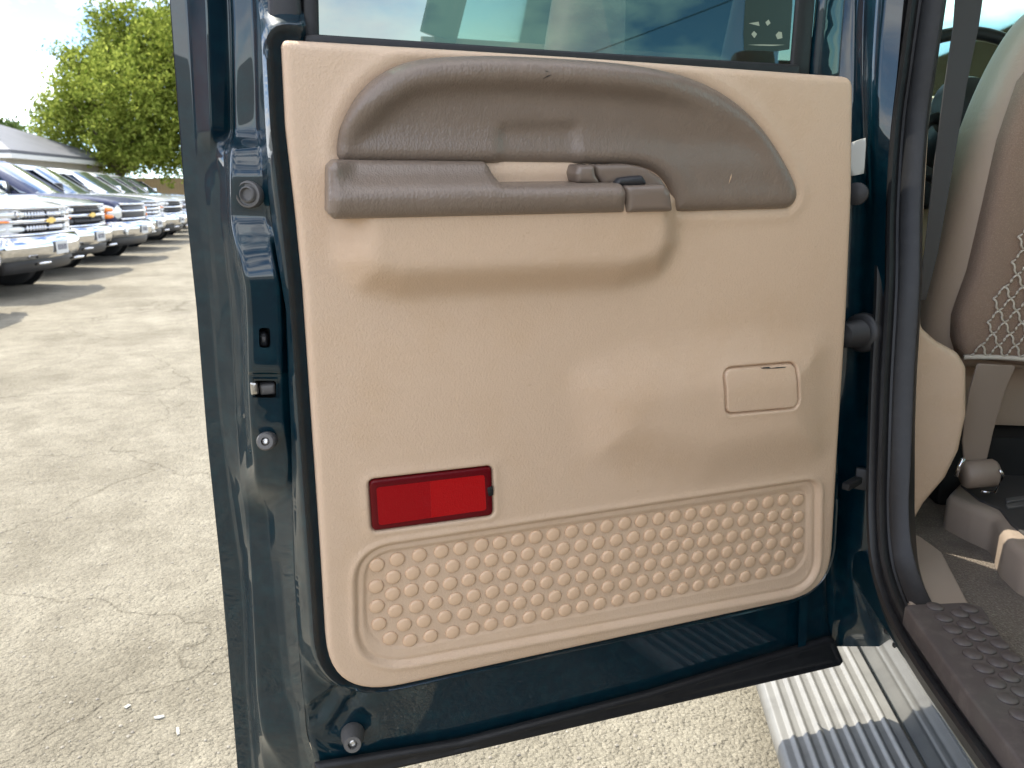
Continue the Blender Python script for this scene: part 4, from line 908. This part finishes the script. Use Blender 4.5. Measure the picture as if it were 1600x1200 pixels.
# rocker panel: swept section (x, z) along the truck
def extrude_y(sec, y0, y1, ny=2, name=None):
    vs, fs = [], []; m = len(sec)
    for j in range(ny+1):
        y = y0+(y1-y0)*j/ny
        vs += [(x, y, z) for x, z in sec]
    for j in range(ny):
        for k in range(m-1): fs.append((j*m+k, j*m+k+1, (j+1)*m+k+1, (j+1)*m+k))
    return mesh_of(vs, fs)
sec = cat([(.67, .20), (.645, .212), (.632, .235), (.600, .315), (.535, .46), (.495, .555), (.479, .592), (.472, .606), (.470, .625), (.470, .65), (.476, .662), (.490, .668), (.52, .670)], 5)
rock = obj('rocker_panel', extrude_y(sec, -.6, 2.6, 40), DUSTY, truck)
rivet = lathe([(.006, 0), (.005, .002), (0, .0028)], 14)
for y_, z_ in ((1.16, .60), (1.20, .60)):
    obj('sill_plug', rivet, DARK, rock, Matrix.Translation((.4755, y_, z_)) @ Vector((-1, 0, .3)).to_track_quat('Z', 'Y').to_matrix().to_4x4())
# running board with lengthwise ribs
xs = np.linspace(.371, .627, 110)
bd = [(.42, .19), (.376, .192), (.368, .202), (.366, .216), (.368, .228)]
for x in xs:
    z = .238 + (.0055*max(0, math.sin((x-.393)/.0142*math.pi))**1.0 if .393 < x < .393+.0284*7.5 else 0) - .006*max(0, (.376-x)/.005)
    bd.append((x, z))
bd += [(.630, .23), (.630, .19)]
rb = obj('running_board', extrude_y(bd, .15, 2.35, 60), ALU, truck)
rb['label'] = 'ribbed aluminium running board below the cab'

# interior trim by the seal
bp = flat_pad(BACK(1.41), [(1459, -40), (1484, -40), (1474, 40), (1455, 200), (1443, 400), (1440, 480), (1443, 514), (1466, 534), (1500, 553), (1513, 575), (1513, 650), (1501, 705), (1480, 748), (1446, 788), (1427, 822), (1424, 850), (1430, 915), (1400, 915), (1390, 800), (1400, 600), (1405, 400), (1425, 200)], 'pillar_trim', GREYTRIM if False else TAN, truck, 0, .03, .02, .012)
flat_pad(FLOOR(.688), [(1412, 842), (1432, 833), (1472, 862), (1518, 950), (1425, 952), (1405, 900)], 'sill_trim', GREYTRIM, truck, 0, .02, .01, .004)
FS = FLOOR(.700)
scp = flat_pad(FS, [(1412, 944), (1508, 940), (1535, 946), (1606, 1056), (1800, 1360), (1905, 1540), (1780, 1480), (1600, 1200), (1500, 1068)], 'scuff_plate', SCUFF, truck, 0, .03, .01, .004)
scs = lathe([(.0125, 0), (.0118, .0015), (.0098, .0028), (0, .0032)], 18); scs.materials.append(SCUFF)
for i in range(16):
    for j in range(3):
        y_ = 1.105-i*.031-.0155*(j % 2); x_ = .502+j*.024-.004*(i > 12)
        if i == 0 and j == 1: x_ += .004
        obj('stud', scs, None, scp, Matrix.Translation((x_, y_, .7)))
# cabin floor and shell
def wb(name, a, b, m, parent=truck, bev=.0): return split(obj(name, box(a, b, bev), m, parent), 40)
cf = wb('cabin_floor', (.555, .15, .56), (2.08, 2.5, .665), CARPET)
rs = empty_ = None
# ---- front seat
def ring_seat(z):
    t = (z-.98)/(1.62-.98); xl = .628+.010*t+.075*max(0, t-.55)**1.6*2.2; xr = 1.16-(xl-.628)
    yb = 1.56-.13*t; yf = yb+.22-.06*t
    return xl, xr, yb, yf
vs, fs = [], []; zz = [.96, .98, 1.02, 1.1, 1.2, 1.3, 1.4, 1.48, 1.54, 1.585, 1.61, 1.62]; nr_ = 48
for i, z in enumerate(zz):
    xl, xr, yb, yf = ring_seat(z); cx, cy = (xl+xr)/2, (yb+yf)/2; hx, hy = (xr-xl)/2, (yf-yb)/2
    k = [.94, .985, 1, 1, 1, 1, 1, 1, .985, .95, .88, .78][i]
    for j in range(nr_):
        a = 2*math.pi*j/nr_; c, s = math.cos(a), math.sin(a); e = .42
        vs.append((cx+k*hx*math.copysign(abs(c)**e, c), cy+k*hy*math.copysign(abs(s)**(e*1.5), s), z))
for i in range(len(zz)-1):
    for j in range(nr_): fs.append((i*nr_+j, i*nr_+(j+1) % nr_, (i+1)*nr_+(j+1) % nr_, (i+1)*nr_+j))
fs.append(tuple(range(nr_))[::-1]); fs.append(tuple((len(zz)-1)*nr_+j for j in range(nr_)))
seat = obj('front_seat', mesh_of(vs, fs), SEATV, truck); md = seat.modifiers.new('s', 'SUBSURF'); md.levels = 1; md.render_levels = 2
seat['label'] = 'tan front seat with brown cloth back and cord net'
_rec = Vector((0, -.13, .64)).normalized()
SB = Frame((.9, 1.548, .98), (1, 0, 0), _rec)          # plane of the seat's rear face
cl = [(1502, 562), (1495, 535), (1497, 500), (1522, 430), (1546, 330), (1571, 222), (1604, 128), (1660, 60), (1900, 60), (1900, 590), (1600, 575)]
obj('seat_back_cloth', pad(fillet(SB.poly(cl, .004), .01, 5), lambda u, v, d: -.016+rnd(d, .022)*1.25, .03, (.002, .005, .010, .016), -.03), FABRIC, seat, SB.M)
# cord net: diamonds on the cloth
nb = bmesh.new()
na, nbp = SB.uv(1592, 372, .016), SB.uv(1516, 556, .016)
sx, sz = .030, .046
def net_in(u, v):
    t = (v-nbp[1])/(na[1]-nbp[1]); return u > nbp[0]+(na[0]-nbp[0])*t-.004 and nbp[1]-.002 <= v <= na[1]+.03
for row in range(-1, 12):
    for col in range(0, 12):
        for s_ in (-1, 1):
            u0 = nbp[0]+col*sx+(row % 2)*sx/2; v0 = nbp[1]+row*sz/2; u1, v1 = u0+s_*sx/2, v0+sz/2
            if not (net_in(u0, v0) and net_in(u1, v1)): continue
            pts = []
            for k in range(6):
                t = k/5; e = s_*.0022*math.sin(t*2*math.pi); pts.append(SB.M @ Vector((u0+(u1-u0)*t+e, v0+(v1-v0)*t, .0155+.0015*math.sin(t*math.pi))))
            tube(pts, .0019, 6, nb)
pts = [SB.M @ Vector((nbp[0]-.006+(na[0]-nbp[0]+.012)*t, nbp[1]+(na[1]-nbp[1])*t, .014)) for t in np.linspace(0, 1, 20)]
obj('cord_net', from_bm(nb), ROPE, seat)
hm = tube([SB.M @ Vector((nbp[0]-.01+k*.03, nbp[1]-.004+.0015*math.sin(k), .014)) for k in range(14)], .005, 8); obj('net_hem', hm, ROPE, seat)
wb('seat_cushion', (.66, 1.66, .82), (1.15, 2.1, 1.0), SEATV, seat, .03)
wb('seat_gap_shade', (.70, 1.60, .665), (1.12, 2.05, .82), CAVITY, seat, .01)  # black block filling the gap under the seat, its shade painted in
wb('head_restraint', (.80, 1.43, 1.63), (1.02, 1.52, 1.83), SEATV, seat, .035)
wb('center_seat_back', (1.175, 1.46, .98), (1.48, 1.66, 1.56), SEATV, truck, .04)
# ---- belts and floor trim
bo = flat_pad(BACK(1.44), [(1497, -60), (1545, -60), (1530, 40), (1511, 133), (1489, 265), (1466, 395), (1447, 470), (1436, 470), (1444, 400), (1459, 265), (1476, 133), (1490, 40)], 'seat_belt', BELT, truck, 0, .003, .002, .001)
sb2 = flat_pad(BACK(1.46), [(1528, 568), (1588, 572), (1571, 610), (1553, 672), (1540, 728), (1507, 728), (1504, 690), (1508, 650), (1516, 606)], 'seat_belt', BELTB, truck, 0, .004, .004, .0015)
p0_ = BACK(1.45).hit(1504, 742); p1_ = BACK(1.45).hit(1557, 738)
obj('belt_loop', tube([p0_, p0_.lerp(p1_, .1), p0_.lerp(p1_, .9), p1_], [.022, .026, .026, .022], 18), BELTB, sb2)
ring = [BACK(1.425).hit(x, y) for x, y in ((1548, 775), (1533, 768), (1556, 770), (1567, 742), (1562, 734))]
obj('belt_ring', tube(ring[1:], .003, 8), CHROME, sb2); obj('belt_ring', tube([BACK(1.425).hit(x, y) for x, y in ((1494, 744), (1499, 728), (1506, 716))], .004, 8), CHROME, sb2)
FR = FLOOR(.735)
fr1 = flat_pad(FR, [(1478, 772), (1500, 750), (1560, 718), (1640, 700), (1800, 720), (1800, 960), (1600, 866), (1572, 842), (1555, 806), (1520, 792)], 'floor_cover', GREYTRIM, truck, 0, .08, .03, .015)
flat_pad(FR, [(1500, 756), (1558, 724), (1640, 706), (1790, 716), (1790, 925), (1606, 838), (1580, 818), (1562, 794), (1530, 780)], 'floor_mat', BELT, fr1, .004, .006, .02, .003)
for k in range(2): flat_pad(FR, [(1572, 778+k*9), (1600, 774+k*9), (1660, 772+k*9), (1660, 778+k*9), (1600, 780+k*9), (1572, 784+k*9)], 'mat_strap', GREYRUB, fr1, .009, .004, .001, .001)

# ---- dash, wheel, windscreen
dash = wb('dashboard', (.52, 2.28, 1.0), (2.05, 2.9, 1.555), TAN, truck, .03)
flat_pad(BACK(2.2), [(1440, 250), (1442, 180), (1460, 163), (1500, 158), (1535, 165), (1560, 190), (1570, 300), (1440, 330)], 'instrument_hood', DARK, dash, 0, .14, .02, .02)
cw = BACK(2.05).hit(1512, 168)
sw = [(.192*math.cos(a), .192*math.sin(a), 0) for a in np.linspace(0, 2*math.pi, 49)]
Mw = Matrix.Translation(cw) @ Matrix.Rotation(R(68), 4, 'X')
whl = obj('steering_wheel', tube(sw, .0155, 12), DARK, truck, Mw)
obj('wheel_hub', lathe([(.075, -.03), (.08, 0), (.06, .03), (0, .035)], 32), DARK, whl, Mw)
for a in (200, 340): obj('wheel_spoke', tube([(.06*math.cos(R(a)), .06*math.sin(R(a)), 0), (.185*math.cos(R(a)), .185*math.sin(R(a)), 0)], .014, 8), DARK, whl, Mw)
obj('steering_column', tube([(cw.x, cw.y+.03, cw.z-.02), (cw.x, cw.y+.3, cw.z-.16)], .045, 16), DARK, whl)
def clear_tint():
    m = TINT.copy(); m.name = 'windscreen_tint'
    for n in m.node_tree.nodes:
        if n.type == 'BSDF_TRANSPARENT': n.inputs[0].default_value = (.72, .90, .84, 1)
        if n.type == 'FRESNEL': n.inputs[0].default_value = 1.45
    return m
CLEAR = clear_tint()
def sheet(name, pts, th, m, parent=truck):
    a = [Vector(p) for p in pts]; n = (a[1]-a[0]).cross(a[2]-a[0]).normalized()*th; k = len(a)
    me = mesh_of(a+[p+n for p in a], [tuple(range(k))[::-1], tuple(k+i for i in range(k))]+[(i, (i+1) % k, k+(i+1) % k, k+i) for i in range(k)])
    return obj(name, me, m, parent, ID, False)
sheet('windscreen', [(.62, 2.78, 1.52), (1.98, 2.78, 1.52), (1.90, 2.22, 2.02), (.70, 2.22, 2.02)], .005, CLEAR)
wb('roof', (.62, .1, 2.03), (1.98, 2.24, 2.08), [PAINT], truck, .015)
wb('headliner', (.64, .12, 2.005), (1.96, 2.2, 2.028), HEADLINER)
def bar(name, a, b, r, m, parent=truck): return obj(name, tube([a, b], r, 12), m, parent)
bar('roof_pillar', (.50, 2.80, 1.46), (.655, 2.22, 2.04), .035, PAINT); bar('roof_pillar', (2.10, 2.80, 1.46), (1.945, 2.22, 2.04), .035, PAINT)
sheet('pillar_upper', [(.525, 1.41, 1.62), (.525, 1.47, 1.62), (.64, 1.47, 2.03), (.64, 1.41, 2.03)], -.04, PAINT)
wb('rear_wall', (.50, .0, .56), (2.10, .06, 1.50), TAN)
sheet('rear_window', [(.60, .03, 1.50), (2.0, .03, 1.50), (1.94, .10, 2.02), (.66, .10, 2.02)], .005, CLEAR)
bar('roof_pillar', (.52, .05, 1.5), (.64, .11, 2.04), .05, PAINT); bar('roof_pillar', (2.08, .05, 1.5), (1.96, .11, 2.04), .05, PAINT)
wb('far_door_panel', (2.08, .06, .56), (2.14, 2.6, 1.50), TAN)
sheet('far_window', [(2.10, .12, 1.50), (2.10, 2.72, 1.50), (1.97, 2.2, 2.02), (1.97, .14, 2.02)], .004, CLEAR)
bar('roof_pillar', (2.09, 1.35, 1.5), (1.96, 1.35, 2.04), .045, TAN)
wb('front_door', (.455, 1.47, .635), (.505, 2.62, 1.47), PAINT, truck, .012)
sheet('front_window', [(.500, 1.46, 1.46), (.500, 2.72, 1.46), (.63, 2.22, 2.02), (.63, 1.46, 2.02)], .004, CLEAR)
wb('front_fender', (.45, 2.64, .55), (.60, 3.95, 1.36), PAINT, truck, .06)
wb('hood', (.602, 2.82, 1.16), (2.0, 3.95, 1.42), PAINT, truck, .08)
wb('far_fender', (2.002, 2.64, .55), (2.15, 3.95, 1.36), PAINT, truck, .06)
wb('rear_quarter', (.455, -.35, .56), (.50, .30, 1.47), PAINT, truck, .012)
# side mirror on the front door
mi = wb('side_mirror', (.34, 2.40, 1.52), (.46, 2.52, 1.70), DARK, truck, .03)
bar('mirror_arm', (.42, 2.46, 1.54), (.47, 2.46, 1.45), .018, DARK, mi)
# rear bench that shows up in the window reflection
rs = wb('rear_seat', (.62, .16, .98), (1.98, .34, 1.47), SEATV, truck, .05)
wb('rear_cushion', (.62, .30, .80), (1.98, .78, .98), SEATV, rs, .05)
for xc in (.86, 1.70):
    bm = bmesh.new(); nz = 10
    for i in range(nz+1):
        t = i/nz; z = 1.45+.29*t; hw = .145-.045*t-.02*max(0, t-.8)*5; hy = .055*(1-.4*max(0, t-.8)*5)
        for j in range(24):
            a = 2*math.pi*j/24; c, s = math.cos(a), math.sin(a); bm.verts.new((xc+hw*math.copysign(abs(c)**.6, c), .27+hy*math.copysign(abs(s)**.7, s), z))
    bm.verts.ensure_lookup_table()
    for i in range(nz):
        for j in range(24): bm.faces.new([bm.verts[k] for k in (i*24+j, i*24+(j+1) % 24, (i+1)*24+(j+1) % 24, (i+1)*24+j)])
    bm.faces.new([bm.verts[nz*24+j] for j in range(24)])
    obj('head_restraint', from_bm(bm), SEATV, rs)
# wheels so the truck stands on the ground
for x_, y_, s_ in ((.62, 3.35, 1), (1.98, 3.35, -1), (.62, -.95, 1), (1.98, -.95, -1)):
    wheel_parts(truck, Matrix.Translation((x_, y_, GZ+.40)) @ Matrix.Rotation(R(90)*s_, 4, 'Y'))
